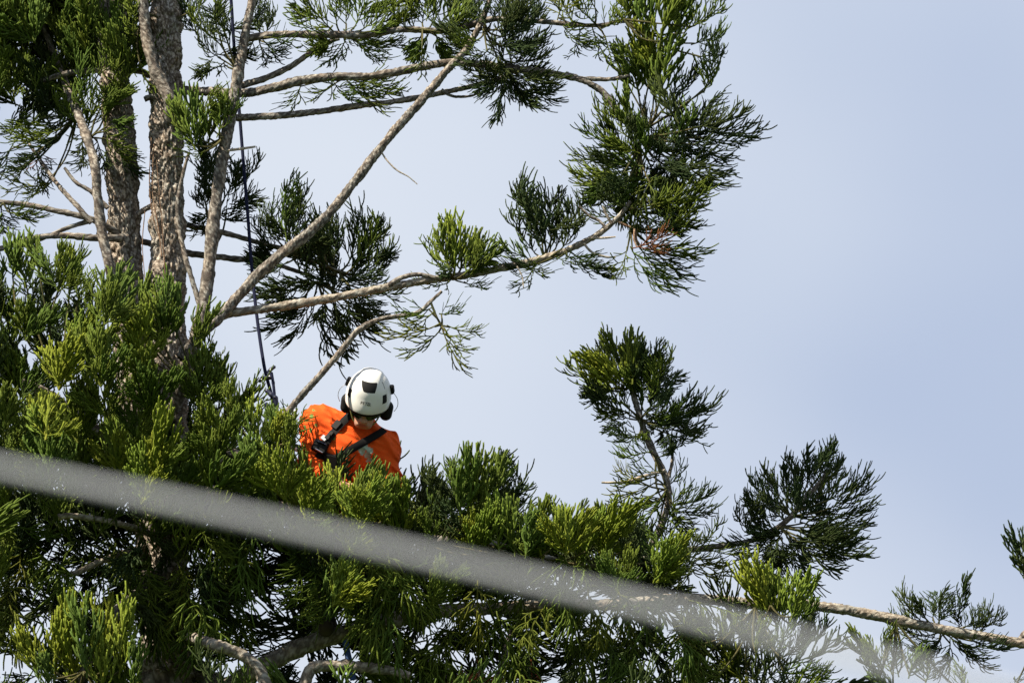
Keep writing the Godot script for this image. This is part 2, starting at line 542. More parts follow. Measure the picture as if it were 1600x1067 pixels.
# ------------------------------------------------------------------ the tree
func build_tree() -> void:
	tree = Node3D.new()
	tree.name = "conifer_tree"
	add_child(tree)
	var foot := spot(262, 1000, 0.6)
	tree.position = Vector3(foot.x, 0, foot.z)
	tag(tree, "tall conifer with two grey trunks and long shoots of rope-like green foliage", "tree")
	var back := tree.position
	tree.position = Vector3.ZERO      # parts are built in world places, then moved under the base

	# trunks; the fork lies behind the foliage in the middle of the left side
	var down := spot(258, 1060, 0.6)
	fresh()
	var main := px_line([[256, -900, 10], [258, -300, 17], [259, -60, 23.5], [259, 100, 24.5], [260, 250, 25], [261, 430, 26], [260, 600, 30], [257, 800, 36], [257, 960, 39], [258, 1060, 41]], 0.6)
	add_wood(main.slice(1), "trunk", 0.006, 96)
	put("trunk", done(), M.bark, tree)
	fresh()
	var twin := px_line([[150, -900, 9], [158, -300, 16], [170, -60, 22], [176, 90, 22.5], [188, 250, 23.5], [196, 420, 25], [206, 580, 27], [228, 760, 28], [252, 900, 26]], 0.6)
	for i in twin.size(): twin[i][0].z -= 0.12 * (1.0 - smoothstep(5.0, 8.0, float(i)))
	add_wood(twin.slice(1), "trunk", 0.006, 92)
	put("trunk", done(), M.bark, tree)
	fresh()
	add_wood([[down + Vector3(0, 0.06, 0), 0.137], [Vector3(down.x, 8, down.z), 0.19], [Vector3(down.x, 4, down.z), 0.24], [Vector3(down.x, 1, down.z), 0.30], [Vector3(down.x, 0.3, down.z), 0.36], [Vector3(down.x, -0.05, down.z), 0.46]], "trunk", 0.05, 48)
	put("trunk", done(), M.bark, tree)

	# hanging strips of bark on the main trunk
	for s in [[[236, 215], [233, 290], [240, 345], [249, 372]], [[240, 225], [238, 300], [247, 355], [252, 400]], [[252, 340], [256, 400], [258, 458]], [[226, 330], [222, 380], [226, 440]], [[244, 250], [250, 320], [254, 345]]]:
		var pts := []
		for p in s: pts.append([p[0], p[1], 1.2 if s.size() > 3 else 0.9])
		limb("bark_strip", pts, 0.498, "red", 0.02, 6)

	# stems that rise beside the trunks
	var stem_c := limb("stem", [[270, 640, 15, 0.2], [296, 560, 15, 0.06], [314, 497, 14], [325, 425, 13.5], [339, 300, 12.5], [355, 205, 12], [371, 120, 11], [385, 40, 9], [399, -40, 8], [420, -300, 6]], 0.32, "grey", 0.012, 20)
	limb("stem", [[316, 492, 6], [304, 452, 5.5], [290, 405, 5.2], [281, 365, 5], [277, 325, 4.6], [283, 283, 4], [294, 240, 3]], 0.30, "grey", 0.012, 10)
	var stem_e := limb("stem", [[268, 190, 14, 0.10], [266, 160, 14], [252, 130, 13], [240, 105, 12.5], [229, 60, 12], [223, 0, 11], [219, -150, 9], [215, -320, 6]], 0.44, "grey", 0.012, 20)
	var stem_f := limb("stem", [[182, 450, 10, 0.12], [172, 420, 10.5], [160, 370, 10], [152, 310, 10], [147, 255, 9.5], [128, 195, 9, 0.15], [105, 140, 8, 0.35], [88, 95, 7, 0.45], [60, 20, 5, 0.5], [40, -60, 4, 0.5]], 0.40, "grey", 0.012, 18)

	# thin boughs on the left
	var g1 := limb("bough", [[190, 372, 8, 0.1], [150, 372, 7], [100, 368, 6.5], [50, 372, 6], [10, 386, 5], [-60, 400, 4]], 0.5, "grey")
	var g2 := limb("bough", [[180, 362, 7, 0.1], [140, 342, 6.5], [90, 330, 6], [40, 320, 5.5], [0, 315, 5], [-80, 300, 4]], 0.5, "grey")
	limb("bough", [[142, 348, 6], [120, 322, 5], [95, 295, 4.5, 0.1], [70, 262, 4, 0.25], [45, 225, 3.5, 0.4]], 0.48, "grey")
	limb("bough", [[168, 325, 5], [140, 298, 4.5], [118, 285, 4], [100, 262, 3]], 0.55, "grey")
	limb("bough", [[140, 345, 5.5], [105, 356, 4.5], [60, 375, 4], [20, 390, 3]], 0.52, "grey")
	var g3 := limb("bough", [[150, 366, 6.5], [235, 380, 6.5], [290, 395, 6.5], [345, 402, 6.5], [400, 408, 6], [440, 416, 4.5], [480, 430, 3], [505, 440, 1.6]], 0.95, "grey")
	var g4 := limb("bough", [[262, 345, 6], [300, 354, 5.5], [350, 364, 5.5], [400, 378, 5], [450, 392, 4.5], [520, 420, 3.2], [560, 432, 1.6]], 0.85, "grey")
	limb("bough", [[214, 335, 6], [228, 326, 5.5], [246, 318, 6]], 0.62, "grey")
	limb("bough", [[60, 128, 5], [120, 112, 6], [210, 110, 6], [235, 118, 6], [262, 120, 7]], 0.75, "grey")
	limb("bough", [[225, 155, 6], [240, 150, 6], [260, 150, 7]], 0.55, "grey")

	# boughs across the top
	var h1 := limb("bough", [[378, 62, 8], [430, 54, 7.5], [500, 54, 7.5], [570, 54, 7.2], [630, 46, 7], [700, 47, 6.5], [770, 30, 6], [850, 34, 5], [930, 40, 4], [975, 30, 3]], 0.35, "grey")
	limb("bough", [[376, 134, 7], [420, 120, 6.5], [455, 103, 6], [480, 86, 5.5], [502, 70, 5], [530, 60, 4]], 0.42, "grey")
	var h3 := limb("bough", [[262, 140, 9, 0.35], [330, 143, 9, 0.22], [385, 145, 9, 0.1], [430, 136, 8.6], [470, 126, 9.5], [520, 120, 8.5], [580, 119, 8.2], [640, 108, 8], [700, 98, 8], [750, 100, 7.6], [810, 108, 7.2], [870, 116, 7], [912, 126, 6.8], [944, 146, 6.6], [968, 176, 6.2], [992, 200, 5], [1010, 230, 4]], 0.30, "grey", 0.012, 16)
	limb("bough", [[905, 124, 5.5], [925, 123, 5], [952, 124, 4.4], [985, 118, 3]], 0.30, "grey", 0.012, 10)
	var h4 := limb("bough", [[366, 184, 7], [430, 181, 7], [500, 174, 6.8], [560, 165, 6.2], [620, 158, 6], [680, 147, 5.5], [740, 134, 5], [790, 120, 4]], 0.38, "grey", 0.012, 14)
	limb("twig", [[690, 140, 3.5], [706, 150, 3], [735, 150, 2.5], [760, 140, 2]], 0.36, "grey", 0.012, 8)

	# the long diagonal bough and the boughs that spring with it
	var diag := limb("bough", [[280, 560, 13], [313, 522, 11.5], [350, 487, 11], [395, 437, 11], [440, 396, 10.5], [480, 366, 10.5], [520, 326, 10], [556, 281, 9.5], [590, 237, 9], [622, 198, 8.5], [660, 155, 8], [700, 108, 7.5], [730, 74, 6.5], [756, 25, 6], [772, -30, 5], [790, -140, 4]], 0.18, "grey", 0.010, 20)
	limb("dead_twig", [[595, 236, 2.2], [604, 250, 1.8], [620, 266, 1.6], [638, 276, 1.4], [652, 288, 1.0]], 0.18, "dead", 0.01, 6)
	var l1 := limb("bough", [[322, 500, 9], [358, 490, 9], [430, 480, 8.6], [500, 469, 8.4], [560, 458, 8.2], [615, 447, 8], [680, 436, 7.6], [740, 428, 7.2], [790, 417, 7], [840, 406, 6.6], [890, 389, 6.4], [925, 372, 6], [948, 356, 5.6], [968, 338, 5], [985, 315, 4]], 0.22, "pale", 0.012, 16)
	limb("bough", [[606, 446, 5], [630, 433, 5], [655, 429, 4.6], [690, 436, 4]], 0.20, "grey", 0.012, 10)
	limb("twig", [[948, 358, 3.4], [936, 345, 3.2], [922, 338, 2.8], [905, 322, 2.2]], 0.20, "grey", 0.012, 8)
	limb("twig", [[956, 350, 3.4], [948, 336, 3.4], [942, 322, 3]], 0.19, "grey", 0.012, 8)
	limb("twig", [[920, 372, 2.6], [940, 372, 2.4], [962, 370, 1.8]], 0.18, "dead", 0.012, 8)
	limb("twig", [[912, 380, 2.6], [925, 394, 2.4], [945, 401, 2.2], [962, 402, 1.6]], 0.18, "dead", 0.012, 8)
	limb("dead_twig", [[808, 416, 1.8], [816, 432, 1.5], [818, 450, 1.2]], 0.16, "dead", 0.012, 6)
	limb("dead_twig", [[350, 236, 3], [380, 232, 2.8], [399, 229, 2.4]], 0.3, "dead", 0.012, 6)
	var red := limb("twig", [[962, 344, 3], [985, 355, 2.6], [1012, 359, 2.4], [1050, 354, 1.8]], 0.22, "red", 0.012, 8)
	var l2 := limb("bough", [[440, 655, 7], [462, 628, 7], [490, 597, 6.8], [512, 573, 6.6], [535, 545, 6.2], [560, 516, 5.8], [590, 500, 5.4], [622, 494, 5], [652, 489, 4.6], [672, 472, 4], [690, 455, 3]], -0.07, "grey", 0.012, 14)
	limb("twig", [[672, 470, 2.8], [680, 490, 2.4], [690, 512, 2]], -0.07, "green", 0.012, 8)

	# lower boughs
	var low := limb("bough", [[270, 1010, 22, 0.5], [340, 1072, 20, 0.2], [400, 1046, 19], [450, 1020, 18], [500, 1000, 17], [560, 982, 16], [620, 968, 15], [690, 955, 13], [780, 950, 12], [880, 945, 11], [980, 945, 10.5]], 0.38, "pale", 0.012, 24)
	limb("bough", [[262, 975, 11, 0.75], [300, 996, 11, 0.3], [335, 1008, 11], [370, 1020, 11], [402, 1042, 12], [420, 1085, 12]], -0.20, "pale", 0.012, 14)
	limb("bough", [[474, 1090, 12], [480, 1056, 12], [492, 1042, 11.5], [520, 1040, 11], [560, 1042, 11], [600, 1046, 9], [640, 1056, 7]], -0.12, "pale", 0.012, 16)
	limb("bough", [[560, 1010, 8], [600, 1008, 8], [650, 1022, 8], [690, 1050, 8], [712, 1090, 8]], 0.34, "grey", 0.012, 14)
	limb("bough", [[770, 1090, 9], [782, 1050, 8], [790, 1020, 7], [800, 985, 5]], 0.3, "grey", 0.012, 12)
	limb("bough", [[90, 808, 6], [110, 806, 6.5], [150, 811, 6.5], [185, 818, 6], [225, 830, 7, 0.3], [262, 846, 8, 0.6]], -0.02, "pale", 0.012, 12)
	limb("bough", [[262, 775, 6, 0.4], [285, 757, 5.5], [318, 740, 5], [350, 715, 4]], -0.18, "pale", 0.012, 12)
	limb("bough", [[100, 900, 5], [130, 890, 6], [170, 872, 7], [240, 850, 9, 0.3]], 0.3, "pale", 0.012, 12)
	var b2 := limb("bough", [[960, 946, 11], [1030, 938, 11], [1100, 936, 10.5], [1180, 944, 10.2], [1260, 945, 10.2], [1350, 958, 10.2], [1450, 979, 9.8], [1540, 995, 9.4], [1610, 1007, 9], [1720, 1025, 8], [1850, 1040, 6]], 0.42, "pale", 0.010, 20)
	var b1 := limb("bough", [[960, 900, 7], [1010, 876, 6.5], [1060, 862, 6], [1110, 855, 6], [1160, 848, 6], [1200, 835, 6], [1235, 808, 6], [1258, 780, 5.5], [1275, 762, 5], [1295, 735, 3.5]], 0.75, "grey", 0.012, 12)
	var b3 := limb("stem", [[985, 930, 9], [1010, 870, 8], [1036, 815, 7.5], [1045, 778, 7], [1040, 745, 7], [1020, 705, 7], [1006, 670, 6.8], [995, 635, 6], [985, 600, 5], [975, 565, 4]], 0.55, "grey", 0.012, 14)
	limb("twig", [[1042, 752, 4], [1050, 725, 3.6], [1050, 700, 3], [1042, 672, 2.5]], 0.55, "grey", 0.012, 8)
	limb("dead_twig", [[1040, 735, 3.4], [1010, 743, 3.2], [975, 753, 3], [940, 754, 2.2]], 0.5, "dead", 0.012, 8)
	var lower := limb("bough", [[270, 800, 16, 0.1], [330, 770, 14, -0.2], [420, 790, 12, -0.3], [520, 810, 11, -0.3], [640, 840, 10, -0.3], [760, 850, 9, -0.3], [880, 880, 8, -0.2]], 0.42, "grey", 0.014, 14)
	var left := limb("bough", [[235, 760, 14, 0.1], [180, 700, 12, -0.1], [110, 640, 10, -0.3], [40, 600, 8, -0.4], [-60, 580, 6, -0.4]], 0.45, "grey", 0.014, 14)
	var front := limb("bough", [[250, 900, 15, 0.0], [180, 960, 12, -0.3], [140, 1030, 10, -0.5], [110, 1090, 9, -0.5]], 0.5, "grey", 0.014, 14)
	var mid := limb("bough", [[262, 700, 14, 0.0], [310, 690, 11, -0.15], [370, 710, 9, -0.25], [430, 745, 6, -0.35]], 0.5, "grey", 0.014, 14)

	# ---- foliage against the sky, spray by spray
	# upper right clump
	spray(h3, Vector2(1012, 200), 0.30, [[1025, 158, 998, 72, "b"], [1025, 160, 1022, 70, "y"], [1030, 158, 1050, 68, "b"], [985, 140, 953, 80, "b"], [1000, 150, 975, 80, "b"], [1062, 150, 1085, 98, "k"], [1100, 145, 1128, 70, "g"], [1098, 145, 1128, 112, "g"], [1020, 120, 1015, 40, "y"]], 0.12)
	spray(h1, Vector2(975, 30), 0.28, [[1030, 75, 1040, -15, "b"], [1050, 70, 1075, -15, "b"], [1065, 60, 1115, -12, "g"], [1075, 45, 1135, 15, "g"], [1080, 70, 1137, 50, "g"], [1010, 60, 1010, -30, "b"], [990, 50, 975, -20, "b"], [1090, 90, 1130, 78, "f"]], 0.12)
	spray(h1, Vector2(930, 38), 0.35, [[935, 20, 900, -30, "o"], [930, 35, 880, 5, "g"], [900, 38, 855, 0, "g"], [940, 45, 985, 20, "g"], [925, 40, 935, 100, "t"], [945, 55, 960, 108, "s"], [905, 42, 915, 92, "s"], [880, 40, 900, 78, "g"], [960, 40, 960, -20, "g"], [870, 35, 885, -25, "o"]], 0.12)
	# the round clump
	spray(h3, Vector2(1000, 215), 0.30, [[1085, 205, 1188, 212, "f"], [1080, 200, 1172, 192, "f"], [1090, 212, 1165, 238, "f"], [1075, 222, 1152, 258, "f"], [1065, 238, 1138, 285, "f"], [1060, 250, 1118, 300, "f"], [1045, 260, 1085, 315, "f"], [1065, 198, 1120, 186, "f"], [1040, 200, 1078, 185, "f"], [1040, 215, 1105, 225, "k"], [1040, 230, 1095, 250, "k"], [1035, 240, 1075, 280, "k"], [1030, 205, 1080, 200, "k"]], 0.16)
	spray(h3, Vector2(1000, 230), 0.25, [[985, 215, 925, 188, "g"], [990, 200, 945, 182, "g"], [980, 235, 905, 225, "g"], [982, 250, 903, 258, "g"], [985, 268, 898, 288, "g"], [990, 280, 905, 312, "g"], [1000, 285, 925, 332, "t"], [1000, 240, 950, 215, "b"], [1005, 260, 945, 255, "b"], [1010, 275, 955, 300, "b"], [1010, 250, 1005, 190, "b"], [1020, 260, 1045, 205, "k"], [1020, 280, 985, 325, "o"], [1025, 280, 1040, 330, "g"]], 0.16)
	spray(l1, Vector2(975, 325), 0.24, [[985, 320, 940, 280, "b"], [990, 318, 985, 255, "b"], [1000, 318, 1040, 260, "k"], [1005, 318, 1080, 290, "f"], [1010, 322, 1108, 300, "g"], [1010, 326, 1115, 316, "g"], [1005, 330, 1095, 345, "f"], [1000, 333, 1065, 375, "f"], [1030, 330, 1080, 372, "f"], [975, 335, 915, 318, "s"], [975, 338, 920, 352, "s"]], 0.14)
	# below it
	spray(red, Vector2(985, 355), 0.22, [[992, 362, 1052, 372, "f"], [1000, 372, 1080, 422, "g"], [995, 380, 1045, 458, "g"], [985, 385, 1015, 455, "g"], [980, 385, 978, 446, "s"], [1010, 380, 1070, 440, "f"], [1015, 365, 1090, 362, "s"], [1030, 358, 1100, 335, "s"]], 0.10, "green")
	spray(red, Vector2(992, 358), 0.08, [[988, 388, 1052, 378, "x"], [998, 386, 1046, 398, "x"]], 0.02, "red")
	# fan in the middle of the long bough
	spray(l1, Vector2(852, 403), 0.24, [[848, 398, 812, 290, "f"], [842, 402, 785, 345, "f"], [854, 398, 845, 288, "f"], [858, 398, 880, 305, "f"], [864, 396, 905, 325, "f"], [872, 394, 925, 345, "f"], [840, 408, 778, 392, "g"], [850, 380, 830, 330, "k"], [862, 375, 870, 325, "k"]], 0.12)
	spray(l1, Vector2(890, 390), 0.22, [[892, 394, 952, 436, "f"], [882, 396, 920, 440, "f"], [870, 400, 885, 428, "s"], [835, 410, 830, 462, "s"], [845, 410, 800, 432, "f"], [820, 414, 842, 440, "s"]], 0.10)
	spray(l1, Vector2(705, 434), 0.20, [[698, 428, 655, 392, "s"], [704, 428, 688, 368, "b"], [710, 430, 715, 358, "y"], [716, 430, 740, 362, "b"], [724, 430, 770, 380, "b"], [712, 432, 700, 385, "k"], [730, 434, 772, 402, "g"], [702, 440, 668, 468, "s"], [725, 440, 750, 462, "s"]], 0.10)
	spray(l2, Vector2(690, 510), -0.07, [[688, 505, 612, 552, "t"], [690, 512, 650, 576, "t"], [692, 514, 700, 572, "t"], [698, 508, 742, 536, "t"], [694, 512, 725, 568, "t"], [680, 485, 640, 528, "s"], [676, 480, 625, 508, "s"], [686, 490, 715, 500, "s"]], 0.08)
	# the dark clump behind the diagonal bough
	spray(g4, Vector2(470, 398), 0.85, [[440, 385, 402, 330, "f"], [448, 378, 428, 298, "g"], [458, 372, 485, 310, "f"], [432, 388, 385, 372, "f"], [425, 400, 382, 425, "f"], [450, 408, 408, 442, "f"], [455, 380, 445, 320, "k"], [470, 385, 410, 355, "k"], [480, 395, 500, 340, "f"], [430, 385, 400, 400, "f"]], 0.2)
	spray(g4, Vector2(530, 425), 0.85, [[505, 405, 520, 345, "f"], [520, 405, 545, 345, "f"], [540, 418, 585, 345, "f"], [550, 420, 612, 350, "g"], [558, 430, 625, 398, "g"], [560, 440, 622, 430, "f"], [555, 448, 615, 475, "f"], [545, 452, 598, 505, "f"], [540, 450, 575, 400, "k"], [530, 440, 600, 440, "k"], [510, 430, 480, 370, "k"]], 0.2)
	spray(g3, Vector2(495, 440), 0.95, [[535, 455, 560, 535, "f"], [522, 455, 530, 562, "f"], [505, 455, 490, 555, "f"], [495, 455, 455, 540, "f"], [485, 450, 428, 530, "f"], [478, 442, 412, 495, "f"], [470, 438, 408, 468, "f"], [540, 460, 585, 520, "f"], [510, 470, 500, 520, "k"], [480, 460, 450, 500, "k"], [545, 470, 545, 520, "k"], [500, 440, 450, 450, "k"], [520, 450, 560, 470, "k"]], 0.2)
	# top middle
	spray(h1, Vector2(405, 58), 0.42, [[408, 55, 385, 5, "f"], [412, 58, 440, 10, "f"], [410, 62, 445, 98, "f"], [404, 62, 415, 108, "f"], [398, 60, 378, 92, "f"], [420, 58, 452, 62, "s"]], 0.14)
	spray(h1, Vector2(530, 52), 0.45, [[520, 48, 465, 0, "g"], [528, 46, 505, -20, "g"], [540, 46, 545, -30, "g"], [552, 46, 590, -15, "g"], [560, 50, 625, 10, "g"], [530, 58, 488, 95, "g"], [540, 60, 530, 108, "g"], [555, 60, 592, 108, "g"], [565, 58, 622, 85, "g"], [500, 52, 448, 28, "s"], [575, 50, 610, 40, "b"]], 0.18)
	spray(h3, Vector2(540, 120), 0.34, [[540, 124, 575, 165, "g"], [550, 122, 612, 168, "g"], [560, 122, 622, 150, "s"], [530, 124, 500, 160, "s"], [545, 130, 590, 185, "t"], [470, 130, 465, 172, "s"], [520, 126, 540, 170, "g"]], 0.10)
	spray(h1, Vector2(660, 46), 0.3, [[650, 48, 618, -5, "g"], [660, 44, 655, -25, "g"], [672, 44, 700, -20, "g"], [670, 52, 650, 92, "b"], [680, 52, 700, 92, "b"], [660, 55, 630, 85, "b"], [690, 48, 730, 75, "b"], [660, 70, 655, 120, "s"], [700, 45, 735, 0, "b"], [640, 46, 605, 30, "g"]], 0.16)
	spray(diag, Vector2(756, 40), 0.2, [[760, 40, 720, -15, "f"], [765, 45, 780, -20, "f"], [770, 50, 835, 5, "f"], [775, 60, 852, 40, "f"], [770, 70, 862, 75, "f"], [765, 75, 735, 120, "f"], [775, 80, 775, 130, "k"], [780, 70, 830, 90, "k"], [750, 60, 712, 82, "g"], [785, 50, 850, 15, "k"]], 0.2)
	spray(h3, Vector2(775, 104), 0.28, [[780, 108, 745, 152, "f"], [785, 112, 785, 180, "f"], [795, 112, 828, 182, "f"], [805, 112, 862, 168, "f"], [812, 110, 868, 132, "f"], [790, 100, 850, 90, "f"], [770, 110, 722, 128, "f"], [800, 112, 808, 168, "k"], [790, 98, 760, 60, "k"], [805, 108, 858, 150, "f"], [778, 112, 760, 160, "f"]], 0.16)
	# around the third stem
	spray(stem_c, Vector2(372, 110), 0.34, [[355, 60, 320, -15, "g"], [350, 75, 298, 30, "g"], [345, 90, 300, 82, "f"], [352, 95, 328, 130, "f"], [360, 80, 345, 10, "f"], [345, 60, 320, 20, "f"]], 0.12)
	spray(stem_c, Vector2(348, 215), 0.24, [[305, 235, 280, 165, "b"], [315, 230, 305, 140, "b"], [325, 225, 335, 150, "b"], [338, 215, 372, 150, "g"], [312, 232, 270, 215, "g"], [320, 235, 300, 260, "s"], [325, 200, 310, 145, "g"], [340, 190, 385, 160, "s"]], 0.10)
	spray(g3, Vector2(330, 395), 0.9, [[330, 320, 300, 275, "f"], [338, 312, 340, 250, "f"], [345, 318, 388, 262, "f"], [348, 330, 396, 315, "f"], [340, 340, 330, 375, "f"], [325, 330, 292, 310, "f"], [335, 330, 370, 360, "f"], [320, 320, 330, 290, "k"], [330, 335, 300, 350, "k"], [325, 290, 310, 235, "f"], [320, 345, 300, 380, "s"]], 0.16)
	spray(stem_e, Vector2(224, 20), 0.5, [[215, 30, 195, -30, "b"], [210, 60, 192, 10, "g"], [215, 85, 200, 50, "b"], [218, 95, 222, 150, "s"], [300, 20, 330, -30, "g"]], 0.12)

	# upper left mass, hung on the dark leaning stem
	mass(stem_f, [[-30, -20], [190, -20], [200, 60], [205, 120], [190, 190], [150, 230], [110, 190], [0, 200], [-30, 220]], 16, 0.52, 1.0, 95, 30, 78, "bbbmgb", true, 4)
	mass(stem_f, [[120, -20], [200, -20], [205, 120], [190, 190], [150, 220], [110, 150]], 14, 0.50, 0.62, 95, 45, 70, "bmg", true)
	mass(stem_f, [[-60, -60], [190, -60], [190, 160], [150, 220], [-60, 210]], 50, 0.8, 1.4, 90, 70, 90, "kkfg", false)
	spray(stem_f, Vector2(120, 180), 0.72, [[110, 190, 60, 260, "f"], [95, 200, 20, 240, "g"], [130, 200, 120, 265, "f"], [60, 235, 15, 290, "f"], [60, 240, 75, 295, "f"], [145, 220, 125, 270, "s"], [80, 285, 15, 300, "t"], [85, 280, 40, 318, "t"], [62, 235, 60, 270, "x"], [20, 225, -20, 300, "f"], [110, 170, 70, 230, "f"], [70, 180, 20, 225, "g"]], 0.12)
	spray(stem_f, Vector2(140, 215), 0.52, [[150, 215, 165, 275, "f"], [160, 200, 195, 245, "g"], [170, 190, 205, 200, "b"], [150, 170, 208, 150, "b"], [175, 215, 198, 285, "f"], [160, 185, 190, 130, "b"]], 0.06)
	spray(g2, Vector2(5, 318), 0.45, [[5, 320, 40, 362, "f"], [0, 322, 10, 372, "f"], [-10, 325, -20, 365, "f"], [10, 330, 35, 345, "s"]], 0.12)

	# ---- the large lower mass
	var upper := [[0, 440], [60, 425], [115, 460], [150, 500], [230, 500], [300, 540], [335, 620], [375, 705], [450, 750], [465, 775], [430, 800], [0, 800]]
	mass(left, upper, 27, -0.75, 0.10, 86, 22, 78, "ybyybbm", true, 4)
	var under := [[0, 480], [60, 470], [115, 500], [150, 540], [230, 545], [300, 590], [335, 650], [385, 720], [450, 760], [465, 800], [0, 800]]
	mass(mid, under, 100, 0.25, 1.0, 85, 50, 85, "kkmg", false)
	spray(left, Vector2(90, 600), 0.0, [[20, 440, 10, 375, "b"], [60, 430, 60, 365, "b"], [95, 440, 105, 385, "y"], [105, 470, 125, 420, "b"], [40, 450, 35, 380, "y"], [120, 480, 118, 430, "g"]], 0.15)
	spray(mid, Vector2(300, 600), -0.02, [[180, 520, 165, 450, "b"], [210, 515, 215, 440, "b"], [245, 520, 250, 450, "b"], [275, 530, 285, 460, "b"], [300, 550, 320, 480, "b"], [325, 580, 345, 530, "g"], [150, 520, 140, 460, "g"], [230, 530, 190, 470, "y"]], 0.15)
	spray(mid, Vector2(390, 690), -0.10, [[368, 665, 362, 600, "b"], [396, 695, 396, 640, "b"], [425, 710, 428, 655, "b"], [430, 705, 436, 648, "y"], [448, 720, 454, 662, "b"], [440, 700, 446, 650, "m"], [415, 700, 420, 650, "b"], [355, 650, 345, 585, "y"], [405, 700, 392, 640, "y"]], 0.12)
	spray(mid, Vector2(445, 720), 0.12, [[455, 695, 470, 634, "s"], [450, 690, 452, 628, "s"], [458, 700, 480, 650, "s"]], 0.04)
	# in front of the climber
	spray(lower, Vector2(540, 800), -0.10, [[500, 808, 490, 745, "y"], [520, 808, 515, 742, "y"], [540, 808, 540, 736, "y"], [560, 813, 565, 742, "b"], [580, 818, 588, 750, "y"], [598, 823, 612, 758, "b"], [485, 818, 475, 755, "b"], [550, 828, 548, 765, "y"], [575, 838, 580, 775, "b"], [605, 833, 628, 772, "k"], [520, 833, 505, 770, "b"], [470, 818, 455, 740, "y"], [612, 848, 640, 790, "f"]], 0.14)
	spray(lower, Vector2(715, 835), 0.05, [[690, 827, 632, 772, "k"], [700, 812, 660, 744, "f"], [706, 812, 690, 724, "g"], [718, 812, 716, 716, "b"], [730, 812, 742, 714, "b"], [745, 812, 775, 716, "b"], [755, 822, 808, 739, "f"], [765, 827, 838, 772, "f"], [720, 792, 720, 734, "k"], [740, 797, 755, 739, "k"], [690, 852, 645, 834, "b"], [725, 842, 700, 784, "k"], [750, 847, 790, 794, "k"]], 0.18)
	spray(lower, Vector2(830, 870), -0.10, [[640, 840, 630, 790, "y"], [670, 850, 668, 800, "b"], [780, 865, 770, 790, "y"], [805, 870, 800, 790, "b"], [830, 865, 840, 785, "b"], [860, 865, 880, 795, "k"], [885, 870, 890, 810, "b"], [915, 870, 925, 800, "y"], [945, 870, 945, 800, "b"], [970, 870, 990, 800, "k"], [760, 855, 740, 800, "b"], [850, 880, 820, 820, "y"], [900, 885, 905, 830, "y"], [1000, 880, 1010, 815, "k"], [1020, 885, 1045, 830, "g"]], 0.15)
	var band := [[470, 810], [620, 815], [760, 850], [1040, 870], [1080, 950], [470, 950]]
	mass(lower, band, 13, -0.45, 0.05, 80, 30, 72, "ybybmb", true, 4)
	mass(low, band, 60, 0.1, 0.9, 85, 90, 90, "kkfd", false)
	var floor_ := [[-20, 800], [480, 830], [1050, 920], [1140, 1000], [1150, 1110], [-20, 1110]]
	mass(front, [[-20, 800], [300, 800], [330, 950], [-20, 960]], 26, 0.15, 0.5, 290, 70, 76, "ddomd", true)
	mass(front, [[180, 820], [330, 830], [330, 930], [190, 930]], 14, 0.0, 0.3, 285, 40, 74, "dkdk", true)
	mass(front, [[-420, 420], [-40, 420], [-40, 1000], [-420, 1000]], 60, -0.7, 0.3, 85, 60, 110, "bmkg", false)  # unseen foliage left of the frame, added to shade the lower left
	mass(low, [[300, 800], [700, 850], [1080, 930], [1080, 1000], [680, 950], [600, 880], [330, 870]], 38, -0.05, 0.3, 290, 60, 74, "dddom", true)
	mass(low, [[660, 980], [1080, 1000], [1100, 1110], [660, 1110]], 20, 0.0, 0.35, 285, 60, 76, "dddkm", true)
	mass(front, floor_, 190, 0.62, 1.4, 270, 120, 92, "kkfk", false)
	spray(front, Vector2(130, 1050), -0.15, [[60, 1060, 45, 985, "y"], [85, 1060, 80, 970, "y"], [110, 1055, 108, 940, "y"], [135, 1060, 140, 960, "b"], [160, 1060, 175, 950, "y"], [185, 1060, 205, 955, "y"], [120, 1080, 115, 1000, "y"], [160, 1085, 150, 1010, "y"], [205, 1080, 222, 1010, "b"], [80, 1090, 60, 1030, "b"], [190, 1090, 190, 1030, "b"]], 0.12)
	spray(low, Vector2(760, 1080), 0.1, [[745, 1030, 770, 1090, "z"], [720, 1040, 740, 1095, "z"], [830, 1030, 835, 1090, "z"]], 0.06, "red")

	# the tall sprig right of the middle
	spray(b3, Vector2(985, 605), 0.55, [[965, 613, 882, 592, "g"], [968, 606, 905, 565, "y"], [975, 600, 930, 555, "y"], [982, 598, 965, 555, "y"], [990, 598, 985, 552, "b"], [998, 598, 1010, 540, "k"], [1006, 600, 1045, 540, "k"], [1012, 606, 1052, 580, "f"], [990, 613, 975, 575, "b"], [1000, 613, 1020, 570, "k"], [955, 608, 925, 585, "y"], [1010, 608, 1048, 610, "f"]], 0.14)
	spray(b3, Vector2(1002, 655), 0.55, [[985, 635, 888, 600, "s"], [985, 645, 910, 628, "f"], [990, 655, 935, 650, "f"], [1010, 645, 1055, 612, "k"], [1018, 655, 1092, 622, "f"], [1025, 662, 1118, 650, "f"], [1030, 668, 1112, 682, "f"], [1030, 672, 1095, 705, "s"], [1000, 680, 958, 700, "f"], [1005, 640, 985, 590, "b"], [1015, 640, 1035, 595, "k"], [1020, 665, 1075, 660, "k"], [985, 640, 950, 605, "g"]], 0.14)
	spray(b3, Vector2(1042, 765), 0.5, [[1030, 742, 955, 768, "t"], [1030, 750, 965, 792, "t"], [1030, 765, 985, 820, "t"], [1040, 770, 1010, 835, "s"], [1048, 790, 1115, 788, "f"], [1050, 796, 1118, 818, "f"], [1050, 800, 1090, 850, "s"], [1020, 800, 985, 860, "k"], [1030, 810, 1030, 860, "s"], [1045, 790, 1080, 770, "s"], [1000, 750, 965, 750, "t"]], 0.10)
